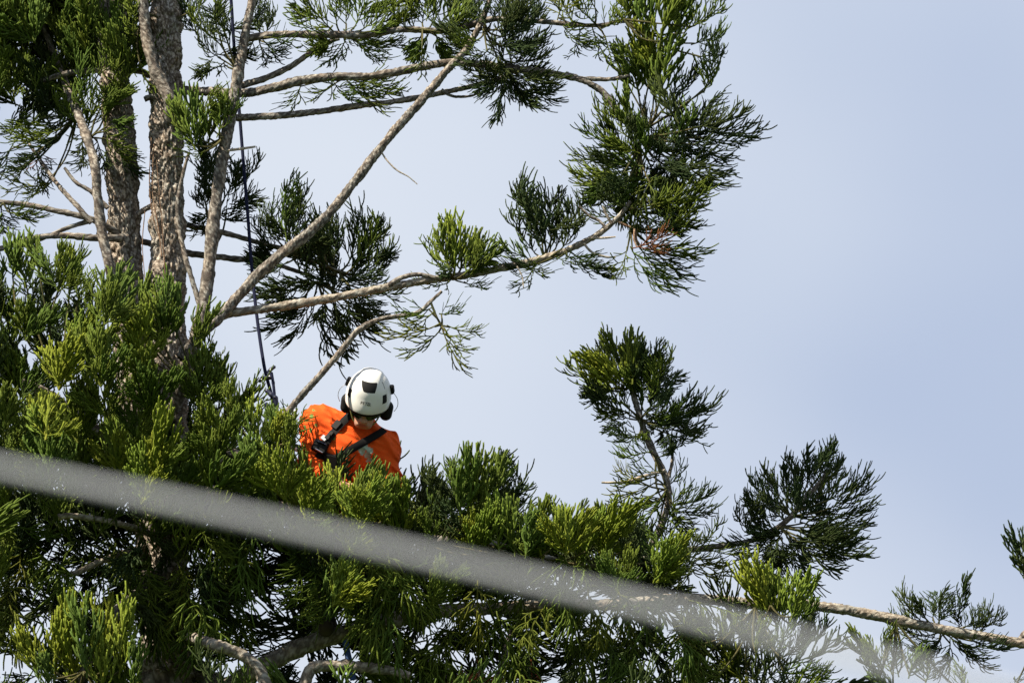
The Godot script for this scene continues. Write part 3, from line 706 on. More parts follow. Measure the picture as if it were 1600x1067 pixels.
	# dark sprig on the right
	spray(b1, Vector2(1235, 805), 0.75, [[1225, 792, 1172, 755, "f"], [1222, 785, 1190, 725, "k"], [1232, 785, 1222, 722, "k"], [1252, 770, 1240, 708, "k"], [1262, 762, 1262, 698, "k"], [1275, 755, 1298, 688, "k"], [1285, 755, 1316, 708, "k"], [1272, 780, 1330, 755, "s"], [1285, 785, 1362, 762, "f"], [1290, 795, 1370, 785, "f"], [1285, 802, 1360, 815, "f"], [1275, 810, 1348, 845, "f"], [1225, 795, 1175, 785, "f"]], 0.14)
	spray(b1, Vector2(1215, 822), 0.75, [[1250, 825, 1340, 862, "f"], [1245, 835, 1338, 890, "f"], [1240, 838, 1300, 905, "f"], [1230, 838, 1275, 930, "f"], [1222, 838, 1235, 920, "f"], [1205, 838, 1205, 905, "f"], [1195, 840, 1170, 890, "f"], [1180, 838, 1145, 815, "f"], [1175, 845, 1140, 860, "f"], [1250, 815, 1310, 830, "k"], [1240, 825, 1290, 860, "k"], [1230, 830, 1255, 880, "k"], [1255, 800, 1300, 800, "k"], [1190, 832, 1160, 800, "f"], [1265, 820, 1320, 845, "f"]], 0.16)
	spray(b1, Vector2(1075, 862), 0.62, [[1075, 868, 1140, 890, "t"], [1070, 872, 1130, 912, "t"], [1060, 875, 1110, 925, "t"], [1090, 858, 1135, 830, "s"], [1110, 858, 1150, 880, "s"], [1060, 880, 1075, 935, "o"]], 0.10)
	# bright brush on the low right bough and what hangs round it
	spray(b2, Vector2(1205, 946), 0.20, [[1195, 975, 1165, 890, "y"], [1205, 972, 1185, 884, "y"], [1215, 970, 1212, 892, "y"], [1225, 970, 1238, 905, "y"], [1235, 972, 1260, 900, "y"], [1215, 985, 1200, 920, "b"], [1240, 985, 1262, 935, "b"]], 0.10)
	spray(b2, Vector2(1180, 950), 0.25, [[1100, 1010, 1065, 985, "o"], [1110, 1020, 1060, 1030, "o"], [1130, 1000, 1120, 955, "g"], [1160, 1000, 1140, 960, "g"], [1190, 1010, 1160, 980, "b"], [1200, 1020, 1260, 985, "g"], [1215, 1030, 1300, 1000, "f"], [1220, 1040, 1322, 1020, "f"], [1215, 1050, 1300, 1055, "g"], [1150, 1040, 1090, 1060, "o"], [1170, 1050, 1150, 1090, "o"], [1200, 1050, 1230, 1090, "g"], [1130, 1050, 1080, 1090, "d"], [1180, 1030, 1200, 975, "b"], [1240, 1020, 1285, 985, "f"], [1160, 1070, 1130, 1020, "y"], [1230, 1070, 1280, 1075, "g"]], 0.16)
	mass(b2, [[1060, 980], [1280, 1000], [1290, 1110], [1060, 1110]], 14, 0.3, 0.7, 80, 80, 80, "kfgk", false)
	spray(b2, Vector2(1470, 983), 0.50, [[1445, 975, 1402, 938, "f"], [1450, 972, 1428, 928, "k"], [1458, 970, 1458, 925, "f"], [1465, 975, 1490, 935, "f"], [1500, 982, 1500, 955, "k"], [1505, 982, 1540, 958, "f"], [1515, 988, 1558, 978, "f"], [1460, 990, 1425, 1010, "f"], [1470, 995, 1450, 1045, "f"], [1485, 998, 1490, 1060, "f"], [1500, 1000, 1540, 1055, "f"], [1515, 998, 1562, 1030, "f"], [1480, 990, 1520, 1030, "k"], [1440, 970, 1405, 970, "s"]], 0.12)
	spray(b2, Vector2(1400, 972), 0.35, [[1385, 1055, 1342, 985, "b"], [1395, 1055, 1368, 1000, "g"], [1405, 1058, 1395, 1010, "g"], [1420, 1060, 1430, 1015, "b"], [1380, 1065, 1338, 1030, "g"], [1445, 1070, 1470, 1030, "g"], [1400, 1085, 1370, 1045, "b"], [1500, 1085, 1520, 1045, "g"]], 0.10)
	var edge := limb("bough", [[1590, 1005, 7], [1625, 960, 6], [1640, 915, 5], [1650, 850, 4]], 0.45, "grey", 0.014, 10)
	spray(edge, Vector2(1632, 930), 0.45, [[1612, 915, 1562, 835, "k"], [1618, 905, 1592, 832, "k"], [1625, 920, 1580, 880, "f"], [1625, 900, 1625, 830, "k"], [1585, 1080, 1575, 1060, "s"]], 0.08)

	clump(h3, 1000, 255, 75, 60, 0.38, 18, 62, "kkfgb")
	clump(h3, 1080, 225, 55, 45, 0.35, 8, 60, "kf")
	clump(l1, 1020, 325, 45, 22, 0.3, 5, 55, "kf")
	clump(b3, 985, 605, 55, 36, 0.60, 11, 55, "bkkg")
	clump(b3, 1045, 655, 42, 26, 0.60, 7, 52, "kf")
	clump(b1, 1255, 835, 65, 48, 0.82, 16, 58, "kf")
	clump(b3, 1000, 640, 30, 50, 0.48, 10, 48, "mkg", 0.08)
	spray(b3, Vector2(1025, 715), 0.52, [[1020, 705, 968, 715, "g"], [1028, 715, 1075, 700, "f"], [1035, 735, 990, 745, "s"], [1040, 760, 1085, 745, "s"], [1045, 780, 1000, 790, "m"], [1040, 790, 1075, 835, "f"]], 0.08)
	clump(b1, 1240, 825, 50, 30, 0.68, 12, 52, "kf", 0.08)
	clump(h3, 985, 265, 55, 40, 0.24, 10, 55, "kkm", 0.08)
	clump(b1, 1262, 760, 30, 30, 0.80, 4, 48, "k")
	clump(g4, 540, 430, 60, 50, 0.95, 14, 60, "kf")
	clump(g4, 445, 375, 45, 50, 0.95, 9, 55, "kf")
	clump(g3, 500, 480, 60, 40, 1.0, 9, 60, "kf")
	clump(diag, 780, 70, 62, 52, 0.35, 16, 60, "kf")
	clump(h3, 800, 125, 45, 30, 0.35, 6, 55, "kf")
	clump(h1, 660, 40, 45, 35, 0.4, 7, 55, "bkg")
	clump(h1, 550, 25, 75, 35, 0.5, 8, 60, "gkb")
	clump(l1, 850, 360, 40, 40, 0.3, 5, 52, "kf")
	clump(l1, 712, 400, 28, 25, 0.25, 4, 45, "bk")
	clump(lower, 735, 800, 60, 45, 0.25, 11, 60, "kkb")
	clump(g3, 335, 315, 35, 45, 1.0, 6, 52, "kf")
	clump(stem_c, 330, 60, 30, 50, 0.6, 5, 55, "kf")
	clump(b2, 1480, 985, 55, 35, 0.6, 6, 50, "kf")
	mass(mid, [[-10, 720], [140, 720], [480, 790], [700, 850], [700, 900], [-10, 860]], 60, -0.1, 0.4, 85, 50, 85, "kbbg", true)
	mass(mid, [[-10, 700], [480, 760], [700, 850], [700, 900], [-10, 860]], 50, 0.5, 1.2, 85, 70, 100, "kkf", false)

	mass(low, [[470, 830], [650, 860], [650, 930], [470, 920]], 14, -0.15, 0.05, 285, 50, 78, "ddmd", true)
	mass(front, [[-20, 790], [480, 820], [1050, 900], [1050, 960], [480, 900], [-20, 880]], 70, 0.45, 1.0, 85, 110, 92, "kkf", false)

	mass(front, [[200, 880], [320, 880], [330, 960], [200, 960]], 10, 0.05, 0.3, 275, 40, 70, "dkd", true)
	mass(low, [[560, 940], [700, 960], [760, 1067], [600, 1020]], 8, 0.1, 0.3, 275, 50, 66, "dkd", true)

	mass(front, [[-20, 860], [110, 880], [120, 960], [-20, 960]], 12, 0.3, 0.9, 85, 100, 85, "kfk", false)
	mass(front, [[350, 900], [700, 930], [700, 1000], [350, 960]], 16, 0.6, 1.2, 85, 100, 85, "kfk", false)

	mass(stem_f, [[-30, 0], [120, 0], [120, 120], [90, 190], [-30, 230]], 9, 0.55, 0.95, 95, 35, 74, "bmbm", true, 4)
	mass(stem_f, [[-40, -20], [150, -20], [150, 200], [-40, 220]], 30, 0.9, 1.4, 90, 80, 85, "kkfm", false)
	mass(mid, [[-10, 720], [200, 740], [480, 800], [900, 880], [1050, 900], [1050, 960], [480, 880], [-10, 820]], 80, 0.55, 1.2, 85, 100, 88, "kkm", false)

	# crown above and beside the frame, which shades what is below it
	mass(stem_e, [[-250, -700], [750, -700], [950, -60], [-250, -60]], 170, 0.5, 1.6, 80, 80, 115, "bgkf", false)
	mass(left, [[-350, -60], [-40, -60], [-40, 1100], [-350, 1100]], 60, 0.5, 1.4, 90, 80, 110, "bgkf", false)
	mass(front, [[-200, 1110], [1200, 1110], [1200, 1400], [-200, 1400]], 120, -0.6, 1.0, 90, 110, 115, "kbgf", false)

	hang_tufts()
	# move the origin to the tree's base
	tree.position = back
	for c in tree.get_children(): c.position -= back

# ------------------------------------------------------------------ figures: a field of tapered bones meshed as surface nets
func smin(a: float, b: float, k: float) -> float:
	var h := maxf(k - absf(a - b), 0.0) / k
	return minf(a, b) - h * h * k * 0.25

func field(p: Vector3, bones: Array, k: float) -> float:
	var d := 10.0
	for b in bones:
		var pa: Vector3 = p - b[0]
		var ba: Vector3 = b[1] - b[0]
		var h := clampf(pa.dot(ba) / maxf(ba.length_squared(), 1e-9), 0.0, 1.0)
		d = smin(d, (pa - ba * h).length() - lerpf(b[2], b[3], h), k)
	return d

func net(bones: Array, k: float, cell: float, paint: Callable, fold := 0.0) -> void:
	# appends to the mesh being collected
	var lo := Vector3(1e9, 1e9, 1e9)
	var hi := -lo
	for b in bones:
		for e in 2:
			lo = lo.min(b[e] - Vector3.ONE * (b[2 + e] + 0.03))
			hi = hi.max(b[e] + Vector3.ONE * (b[2 + e] + 0.03))
	var size := Vector3i(((hi - lo) / cell).ceil()) + Vector3i.ONE * 2
	const B := 5
	var nx := size.x; var ny := size.y; var nz := size.z
	var val := PackedFloat32Array()
	val.resize(nx * ny * nz)
	val.fill(1.0)
	var near: Array[Vector3i] = []
	var reach := cell * (B * 0.87 + 2.0) + fold
	for bz in range(0, nz, B):
		for by in range(0, ny, B):
			for bx in range(0, nx, B):
				var d := field(lo + Vector3(bx + B * 0.5, by + B * 0.5, bz + B * 0.5) * cell, bones, k)
				var close := absf(d) < reach
				if close: near.append(Vector3i(bx, by, bz))
				elif d > 0.0: continue
				for z in range(bz, mini(bz + B, nz)):
					for y in range(by, mini(by + B, ny)):
						for x in range(bx, mini(bx + B, nx)):
							var v := -1.0
							if close:
								var p := lo + Vector3(x, y, z) * cell
								v = field(p, bones, k)
								if fold > 0.0: v += fold * (absf(soft.get_noise_3d(p.x * 9.0 + p.y * 7.0, p.y * 3.0 - p.x * 2.0, p.z * 4.0)) * 1.6 + 0.7 * absf(soft.get_noise_3d(p.x * 6.0, p.y * 19.0 + p.x * 12.0, p.z * 8.0)) - 0.55)
							val[(z * ny + y) * nx + x] = v
	var at := {}
	var corners: Array[Vector3i] = []
	for c in 8: corners.append(Vector3i(c & 1, (c >> 1) & 1, c >> 2))
	var edges := [[0, 1], [2, 3], [4, 5], [6, 7], [0, 2], [1, 3], [4, 6], [5, 7], [0, 4], [1, 5], [2, 6], [3, 7]]
	for blk in near:
		for z in range(blk.z, mini(blk.z + B, nz - 1)):
			for y in range(blk.y, mini(blk.y + B, ny - 1)):
				for x in range(blk.x, mini(blk.x + B, nx - 1)):
					var i0 := (z * ny + y) * nx + x
					var v := [val[i0], val[i0 + 1], val[i0 + nx], val[i0 + nx + 1], val[i0 + nx * ny], val[i0 + nx * ny + 1], val[i0 + nx * ny + nx], val[i0 + nx * ny + nx + 1]]
					var inside := 0
					for q in v: inside += int(q < 0.0)
					if inside == 0 or inside == 8: continue
					var sum := Vector3.ZERO
					var cnt := 0
					for e in edges:
						var a: float = v[e[0]]
						var b: float = v[e[1]]
						if (a < 0.0) != (b < 0.0):
							sum += Vector3(corners[e[0]]).lerp(Vector3(corners[e[1]]), a / (a - b))
							cnt += 1
					var p := lo + (Vector3(x, y, z) + sum / cnt) * cell
					var n := Vector3(v[1] + v[3] + v[5] + v[7] - v[0] - v[2] - v[4] - v[6], v[2] + v[3] + v[6] + v[7] - v[0] - v[1] - v[4] - v[5], v[4] + v[5] + v[6] + v[7] - v[0] - v[1] - v[2] - v[3]).normalized()
					at[i0] = fv.size()
					fv.append(p)
					fn.append(n)
					fc.append(paint.call(p, n))
	var st := [1, nx, nx * ny]
	for i0 in at:
		for ax in 3:
			var other: int = i0 + st[ax]
			var inside: bool = val[i0] < 0.0
			if inside == (val[other] < 0.0): continue
			var s1: int = st[(ax + 1) % 3]
			var s2: int = st[(ax + 2) % 3]
			if not (at.has(i0 - s1) and at.has(i0 - s2) and at.has(i0 - s1 - s2)): continue
			var a: int = at[i0]
			var b: int = at[i0 - s1]
			var c: int = at[i0 - s1 - s2]
			var d: int = at[i0 - s2]
			if inside: fi.append_array(PackedInt32Array([a, c, b, a, d, c]))
			else: fi.append_array(PackedInt32Array([a, b, c, a, c, d]))

func box(c: Vector3, size: Vector3, basis := Basis.IDENTITY, bevel := 0.15) -> void:
	# a bevelled block added to the mesh being collected
	var h := size * 0.5
	var m := minf(h.x, minf(h.y, h.z)) * bevel * 2.0
	var st := SurfaceTool.new()
	var faces := [[Vector3.RIGHT, Vector3.UP], [Vector3.LEFT, Vector3.UP], [Vector3.UP, Vector3.BACK], [Vector3.DOWN, Vector3.BACK], [Vector3.BACK, Vector3.UP], [Vector3.FORWARD, Vector3.UP]]
	for f in faces:
		var n: Vector3 = f[0]
		var u: Vector3 = f[1]
		var w := n.cross(u)
		var inset := []
		var outer := []
		for q in [[-1, -1], [1, -1], [1, 1], [-1, 1]]:
			var e: Vector3 = w * q[0] + u * q[1]
			outer.append((n + e) * (h - Vector3.ONE * m * 0.0) - n * m - e * m * 0.0)
			inset.append((n + e) * h - e * m)
		var first := fv.size()
		for q in 4:
			fv.append(c + basis * (inset[q] as Vector3)); fn.append(basis * n); fc.append(Color.WHITE)
		fi.append_array(PackedInt32Array([first, first + 2, first + 1, first, first + 3, first + 2] if w.cross(u).dot(n) > 0.0 else [first, first + 1, first + 2, first, first + 2, first + 3]))
		for q in 4:
			# chamfer strip to each neighbouring face
			var q2 := (q + 1) % 4
			var e: Vector3 = [-u, w, u, -w][q]
			var a: Vector3 = inset[q]
			var b: Vector3 = inset[q2]
			var a2 := a + e * m - n * m
			var b2 := b + e * m - n * m
			var g := fv.size()
			var nn := basis * (n + e).normalized()
			for p in [a, b, b2, a2]:
				fv.append(c + basis * (p as Vector3)); fn.append(nn); fc.append(Color.WHITE)
			fi.append_array(PackedInt32Array([g, g + 1, g + 2, g, g + 2, g + 3]))

func tube(pts: Array, r: float, sides := 8, smooth := 0.01) -> void:
	var list := []
	for p in pts: list.append([p, r])
	var line := curve(list, smooth)
	var d: Vector3 = (line[1][0] - line[0][0]).normalized()
	var side := d.cross(Vector3(0.3, 0.2, 0.9)).normalized()
	var prev := -1
	for i in line.size():
		d = (line[mini(i + 1, line.size() - 1)][0] - line[maxi(i - 1, 0)][0]).normalized()
		side = (side - d * side.dot(d)).normalized()
		var u := d.cross(side)
		var first := fv.size()
		for k in sides:
			var n := side * cos(TAU * k / sides) + u * sin(TAU * k / sides)
			fv.append(line[i][0] + n * r); fn.append(n); fc.append(Color.WHITE)
		if prev >= 0: ring_join(prev, first, sides)
		prev = first
	for k in range(1, sides - 1):
		fi.append_array(PackedInt32Array([prev, prev + k + 1, prev + k, 0, 0, 0]))

# ------------------------------------------------------------------ the climber
var torso := []
var P0 := Vector3.ZERO

func on_jacket(px: float, py: float) -> Array:
	# where the sight line through a picture position meets the jacket: [point, normal], person's axes
	var d := (spot(px, py, 0.35) - eye).normalized()
	var p := spot(px, py, 0.35) - P0 - d * 0.8
	for i in 60:
		var f := field(p, torso, 0.06)
		if f < 0.001: break
		p += d * maxf(f * 0.8, 0.002)
	var e := 0.006
	var n := Vector3(field(p + Vector3(e, 0, 0), torso, 0.06) - field(p - Vector3(e, 0, 0), torso, 0.06), field(p + Vector3(0, e, 0), torso, 0.06) - field(p - Vector3(0, e, 0), torso, 0.06), field(p + Vector3(0, 0, e), torso, 0.06) - field(p - Vector3(0, 0, e), torso, 0.06)).normalized()
	return [p, n]

func strap(pts: Array, width: float) -> void:
	var line := []
	for i in pts.size() - 1:
		for k in 6:
			var t := k / 6.0
			line.append(on_jacket(lerpf(pts[i][0], pts[i + 1][0], t), lerpf(pts[i][1], pts[i + 1][1], t)))
	line.append(on_jacket(pts[-1][0], pts[-1][1]))
	# ease out bumps
	for pass_ in 3:
		for i in range(1, line.size() - 1):
			line[i] = [((line[i - 1][0] as Vector3) + line[i][0] * 2.0 + line[i + 1][0]) / 4.0, ((line[i - 1][1] as Vector3) + line[i][1] * 2.0 + line[i + 1][1]).normalized()]
	var prev := -1
	for i in line.size():
		var p: Vector3 = line[i][0]
		var n: Vector3 = line[i][1]
		var d: Vector3 = (line[mini(i + 1, line.size() - 1)][0] - line[maxi(i - 1, 0)][0]).normalized()
		var w := d.cross(n).normalized() * width * 0.5
		var first := fv.size()
		for q in [[-1, 0.002, n], [-0.92, 0.0085, n], [0.92, 0.0085, n], [1, 0.002, n]]:
			fv.append(p + w * q[0] + n * q[1]); fn.append((n + w.normalized() * q[0] * 0.3).normalized()); fc.append(Color.WHITE)
		if prev >= 0:
			for k in 3: fi.append_array(PackedInt32Array([prev + k, prev + k + 1, first + k, prev + k + 1, first + k + 1, first + k]))
		prev = first

func build_person() -> void:
	P0 = spot(545, 1000, 0.40)
	var person := Node3D.new()
	person.name = "person"
	person.position = P0
	add_child(person)
	tag(person, "climber in orange jacket, black harness and white helmet leaning forward among the branches", "person")
	var V := func(x, y, z): return Vector3(x, y, z)
	# joints: x right, y up, z towards the camera
	var pelvis := Vector3(-0.02, 0.66, -0.10)
	var belly := Vector3(-0.03, 0.82, -0.02)
	var chest := Vector3(-0.02, 1.00, 0.07)
	var neck := Vector3(0.03, 1.14, 0.14)
	var head := Vector3(0.096, 1.208, 0.305)
	var sl := Vector3(-0.165, 1.15, 0.10)     # shoulder at the left of the picture
	var sr := Vector3(0.165, 1.02, 0.13)
	var elbow_l := Vector3(-0.215, 0.86, 0.17)
	var elbow_r := Vector3(0.225, 0.76, 0.10)
	var wrist_l := Vector3(-0.05, 0.75, 0.30)
	var wrist_r := Vector3(0.05, 0.66, 0.28)
	var hip_l := Vector3(-0.11, 0.64, -0.12)
	var hip_r := Vector3(0.08, 0.64, -0.12)
	var knee_l := Vector3(-0.15, 0.42, 0.22)
	var knee_r := Vector3(0.13, 0.40, 0.22)
	var ankle_l := Vector3(-0.12, 0.08, 0.00)
	var ankle_r := Vector3(0.10, 0.08, 0.00)

	torso = [
		[pelvis, belly, 0.145, 0.150], [belly, chest, 0.150, 0.165], [chest, neck, 0.160, 0.075],
		[chest + Vector3(-0.09, 0.05, 0.0), sl, 0.11, 0.078], [chest + Vector3(0.09, 0.0, 0.01), sr, 0.11, 0.080],
		[neck, sl, 0.062, 0.072], [neck, sr, 0.062, 0.072],
		[sl, elbow_l, 0.076, 0.062], [elbow_l, wrist_l, 0.060, 0.046], [sr, elbow_r, 0.078, 0.062], [elbow_r, wrist_r, 0.060, 0.046],
	]
	# jacket: orange with green leaf print and a faded green and grey cross on the chest
	var leaves := []
	for q in [[487, 650], [493, 664], [485, 672], [490, 639], [532, 674], [521, 685], [476, 668]]:
		var f := on_jacket(q[0], q[1])
		leaves.append([f[0], rng.randf_range(0.008, 0.011)])
	var cross_ := []
	for q in [[562, 700], [570, 698], [577, 704], [574, 712], [577, 720], [566, 706]]: cross_.append(on_jacket(q[0], q[1])[0])
	var paint := func(p: Vector3, n: Vector3) -> Color:
		var c := Color(0.66, 0.082, 0.009)
		c = c * (1.0 + 0.08 * patch.get_noise_3d(p.x * 30.0, p.y * 30.0, p.z * 30.0))
		for l in leaves:
			var q: Vector3 = p - l[0]
			if (q * Vector3(1.0, 0.75, 0.8)).length() < l[1] * (1.0 + 0.5 * flake.get_noise_3d(p.x * 60.0, p.y * 60.0, p.z * 60.0)): c = Color(0.13, 0.24, 0.06)
		for l in cross_:
			var q: Vector3 = p - l
			if q.length() < 0.018: c = Color(0.20, 0.30, 0.20).lerp(Color(0.42, 0.50, 0.42), clampf(0.5 + flake.get_noise_3d(p.x * 50.0, p.y * 50.0, p.z * 50.0), 0, 1))
		return c
	fresh()
	net(torso, 0.06, 0.0065, paint, 0.015)
	var jacket := put("jacket", done(true), M.cloth, person)
	tag(jacket, "orange work jacket with small green print", "")
	# trousers and boots
	fresh()
	net([[pelvis + Vector3(0, 0.06, 0), pelvis, 0.150, 0.155], [hip_l, knee_l, 0.098, 0.072], [knee_l, ankle_l, 0.072, 0.056], [hip_r, knee_r, 0.098, 0.072], [knee_r, ankle_r, 0.072, 0.056]], 0.06, 0.014, func(_p, _n): return Color.WHITE, 0.006)
	put("trousers", done(true), M.trouser, person)
	for a in [ankle_l, ankle_r]:
		fresh()
		net([[a, a + Vector3(0, -0.02, -0.02), 0.060, 0.056], [a + Vector3(0, -0.035, -0.03), a + Vector3(0, -0.042, 0.13), 0.044, 0.040]], 0.03, 0.010, func(_p, _n): return Color.WHITE)
		put("boot", done(true), M.boot, person)

	# body: head, neck, trunk and limbs in one surface, the head with a face
	var hb := Basis.from_euler(Vector3(deg_to_rad(43), deg_to_rad(-10), deg_to_rad(-15)), EULER_ORDER_YXZ)
	var H := func(x, y, z): return head + hb * Vector3(x, y, z)
	var skin := func(p: Vector3, _n: Vector3) -> Color:
		var q: Vector3 = hb.inverse() * (p - head)
		var c := Color(0.50, 0.27, 0.19)
		if q.y < -0.085 and q.z > 0.03: c = c.lerp(Color(0.30, 0.18, 0.13), 0.5 * clampf(0.5 + flake.get_noise_3d(q.x * 200.0, q.y * 200.0, q.z * 200.0), 0, 1))
		if Vector3(q.x * 0.6, q.y + 0.098, 0).length() < 0.012 and q.z > 0.07: c = Color(0.42, 0.16, 0.13)
		return c
	fresh()
	net([[pelvis, belly, 0.11, 0.115], [belly, chest, 0.115, 0.13], [chest, neck, 0.11, 0.055], [neck, sl, 0.045, 0.05], [neck, sr, 0.045, 0.05], [sl, elbow_l, 0.048, 0.038], [elbow_l, wrist_l, 0.038, 0.028], [sr, elbow_r, 0.048, 0.038], [elbow_r, wrist_r, 0.038, 0.028],
		[hip_l, knee_l, 0.075, 0.05], [knee_l, ankle_l, 0.05, 0.036], [hip_r, knee_r, 0.075, 0.05], [knee_r, ankle_r, 0.05, 0.036], [neck, H.call(0, -0.06, -0.03), 0.054, 0.056]], 0.05, 0.014, skin)
	net([[H.call(0, 0.02, -0.02), H.call(0, 0.02, 0.02), 0.088, 0.086], [H.call(0, -0.03, 0.02), H.call(0, -0.075, 0.045), 0.070, 0.052], [H.call(-0.02, -0.105, 0.065), H.call(0.02, -0.105, 0.065), 0.026, 0.026],
		[H.call(0, -0.028, 0.090), H.call(0, -0.066, 0.112), 0.010, 0.015], [H.call(-0.014, -0.070, 0.098), H.call(0.014, -0.070, 0.098), 0.009, 0.009], [H.call(-0.020, -0.094, 0.092), H.call(0.020, -0.094, 0.092), 0.007, 0.007],
		[H.call(-0.034, -0.016, 0.082), H.call(0.034, -0.016, 0.082), 0.012, 0.012], [H.call(-0.088, -0.03, 0.0), H.call(-0.092, -0.06, 0.0), 0.014, 0.010], [H.call(0.088, -0.03, 0.0), H.call(0.092, -0.06, 0.0), 0.014, 0.010]], 0.016, 0.004, skin)
	# hands: a palm, four bent fingers and a thumb each, closed on the line in front of the chest
	for hnd in [[wrist_l, Vector3(0.55, -0.25, 0.8), 1.0], [wrist_r, Vector3(-0.45, 0.05, 0.9), -1.0]]:
		var w: Vector3 = hnd[0]
		var f: Vector3 = (hnd[1] as Vector3).normalized()
		var s: Vector3 = f.cross(Vector3.UP).normalized() * hnd[2]
		var u: Vector3 = s.cross(f) * hnd[2]
		var list := [[w, w + f * 0.03, 0.027, 0.027], [w + f * 0.03 - s * 0.02, w + f * 0.085 - s * 0.025, 0.018, 0.015], [w + f * 0.03 + s * 0.018, w + f * 0.09 + s * 0.022, 0.018, 0.015]]
		for k in 4:
			var root_: Vector3 = w + f * 0.088 + s * (-0.030 + k * 0.020)
			var l: float = [0.036, 0.044, 0.042, 0.034][k]
			var j1: Vector3 = root_ + (f * 0.85 - u * 0.5) * l
			var j2: Vector3 = j1 + (f * 0.1 - u) * l * 0.7
			list.append([root_, j1, 0.0092, 0.0088]); list.append([j1, j2, 0.0088, 0.0082]); list.append([j2, j2 + (-f * 0.8 - u * 0.4) * l * 0.55, 0.0082, 0.0072])
		var t0: Vector3 = w + f * 0.030 - s * 0.032
		var t1: Vector3 = t0 + (f * 0.5 - s * 0.6 - u * 0.5).normalized() * 0.036
		list.append([t0, t1, 0.0125, 0.0098]); list.append([t1, t1 + (f * 0.7 + s * 0.35 - u * 0.5).normalized() * 0.03, 0.0098, 0.0080])
		net(list, 0.008, 0.005, skin)
	put("body", done(true), M.skin, person)

	# helmet and what is fixed to it
	var helmet := Node3D.new()
	helmet.name = "helmet"
	person.add_child(helmet)
	helmet.position = head + hb * Vector3(0, 0.026, 0.0)
	helmet.basis = hb
	tag(helmet, "white climbing helmet with black ear muffs", "")
	put("shell", helmet_patch(func(u, v): return Vector2(u * TAU, lerpf(0.0, 1.0, v)), 56, 28, 0.0, true), M.shell, helmet)
	put("rim", helmet_patch(func(u, v): return Vector2(u * TAU, lerpf(0.985, 1.07, v)), 56, 4, -0.004, true), M.black, helmet)
	put("front_vent", helmet_patch(func(u, v): return Vector2(PI / 2 - 0.06 + lerpf(-0.58, 0.58, u) * lerpf(0.50, 1.1, 1.0 - v) - 0.10 * (v - 0.5), lerpf(0.35, 0.60, v)), 14, 8, 0.0022, false), M.black, helmet)
	for sgn in [-1.0, 1.0]:
		put("side_vent", helmet_patch(func(u, v): return Vector2(PI / 2 + sgn * lerpf(0.80, 1.10, u), lerpf(0.64, 0.84, v)), 6, 6, 0.0020, false), M.black, helmet)
		put("slot", helmet_patch(func(u, v): return Vector2(PI / 2 + sgn * lerpf(1.02, 1.06, u), lerpf(0.34, 0.56, v)), 3, 6, 0.0012, false), M.ink, helmet)
		fresh()
		box(Vector3(sgn * 0.114, 0.058, -0.012), Vector3(0.026, 0.044, 0.038), Basis(Vector3.BACK, sgn * 0.25), 0.22)
		put("muff_mount", done(true), M.black, helmet)
		fresh()
		net([[Vector3(sgn * 0.101, -0.046, -0.004), Vector3(sgn * 0.104, -0.082, 0.006), 0.038, 0.033]], 0.02, 0.006, func(_p, _n): return Color.WHITE)
		put("ear_muff", done(true), M.black, helmet)
		fresh()
		tube([Vector3(sgn * 0.128, 0.040, -0.012), Vector3(sgn * 0.152, 0.010, -0.008), Vector3(sgn * 0.158, -0.028, -0.004), Vector3(sgn * 0.144, -0.060, 0.0)], 0.0017, 6, 0.006)
		put("muff_wire", done(true), M.wire, helmet)
	# lettering on the forehead
	var text := TextMesh.new()
	text.text = "PETZL"
	var font := SystemFont.new()
	font.font_names = PackedStringArray(["Droid Sans"])
	font.font_weight = 700
	text.font = font
	text.font_size = 32
	text.pixel_size = 0.00066
	text.depth = 0.0012
	var tp := helmet_point(PI / 2 - 0.03, 0.80, 0.0015)
	var tq := helmet_point(PI / 2 - 0.03, 0.76, 0.0015)
	var tu := (tq - tp).normalized()
	var lettering := put("lettering", text, M.ink, helmet)
	lettering.transform = Transform3D(Basis(Vector3.RIGHT, tu, Vector3.RIGHT.cross(tu)), tp)
	# sunglasses and chin strap
	fresh()
	var prev := -1
	for i in 15:
		var a := lerpf(-1.15, 1.15, i / 14.0)
		var hgt := 0.040 * (1.0 - 0.35 * absf(a)) * (0.8 if i == 7 else 1.0)
		var first := fv.size()
		for q in [[0.004, 0.0], [0.0, 0.0], [-1.0, -0.006], [-1.0, 0.0]]:
			var rr: float = 0.104 + q[1]
			fv.append(Vector3(sin(a) * rr * 0.84, -0.026 + hgt * q[0], cos(a) * rr + 0.004)); fn.append(Vector3(sin(a), 0.1, cos(a)).normalized()); fc.append(Color.WHITE)
		if prev >= 0:
			for k in 3: fi.append_array(PackedInt32Array([prev + k, prev + k + 1, first + k, prev + k + 1, first + k + 1, first + k]))
		prev = first
	var glasses := put("sunglasses", done(true), M.lens, person)
	glasses.transform = Transform3D(hb, head)
	for sgn in [-1.0, 1.0]:
		fresh()
		tube([Vector3(sgn * 0.086, -0.005, 0.030), Vector3(sgn * 0.076, -0.05, 0.046), Vector3(sgn * 0.050, -0.100, 0.062), Vector3(0, -0.128, 0.076)], 0.0045, 6, 0.012)
		var o := put("chin_strap", done(true), M.chin, person)
		o.transform = Transform3D(hb, head)

	# harness on the jacket
	var harness := Node3D.new()
	harness.name = "harness"
	person.add_child(harness)
	tag(harness, "black chest harness with metal buckles", "")
	for s in [[[[562, 636], [545, 650], [528, 668], [512, 688], [500, 706]], 0.042], [[[600, 672], [590, 679], [566, 692], [545, 704], [526, 716], [510, 724]], 0.040], [[[500, 706], [512, 722], [524, 745], [530, 780]], 0.07]]:
		fresh()
		strap(s[0], s[1])
		put("strap", done(true), M.web, harness)
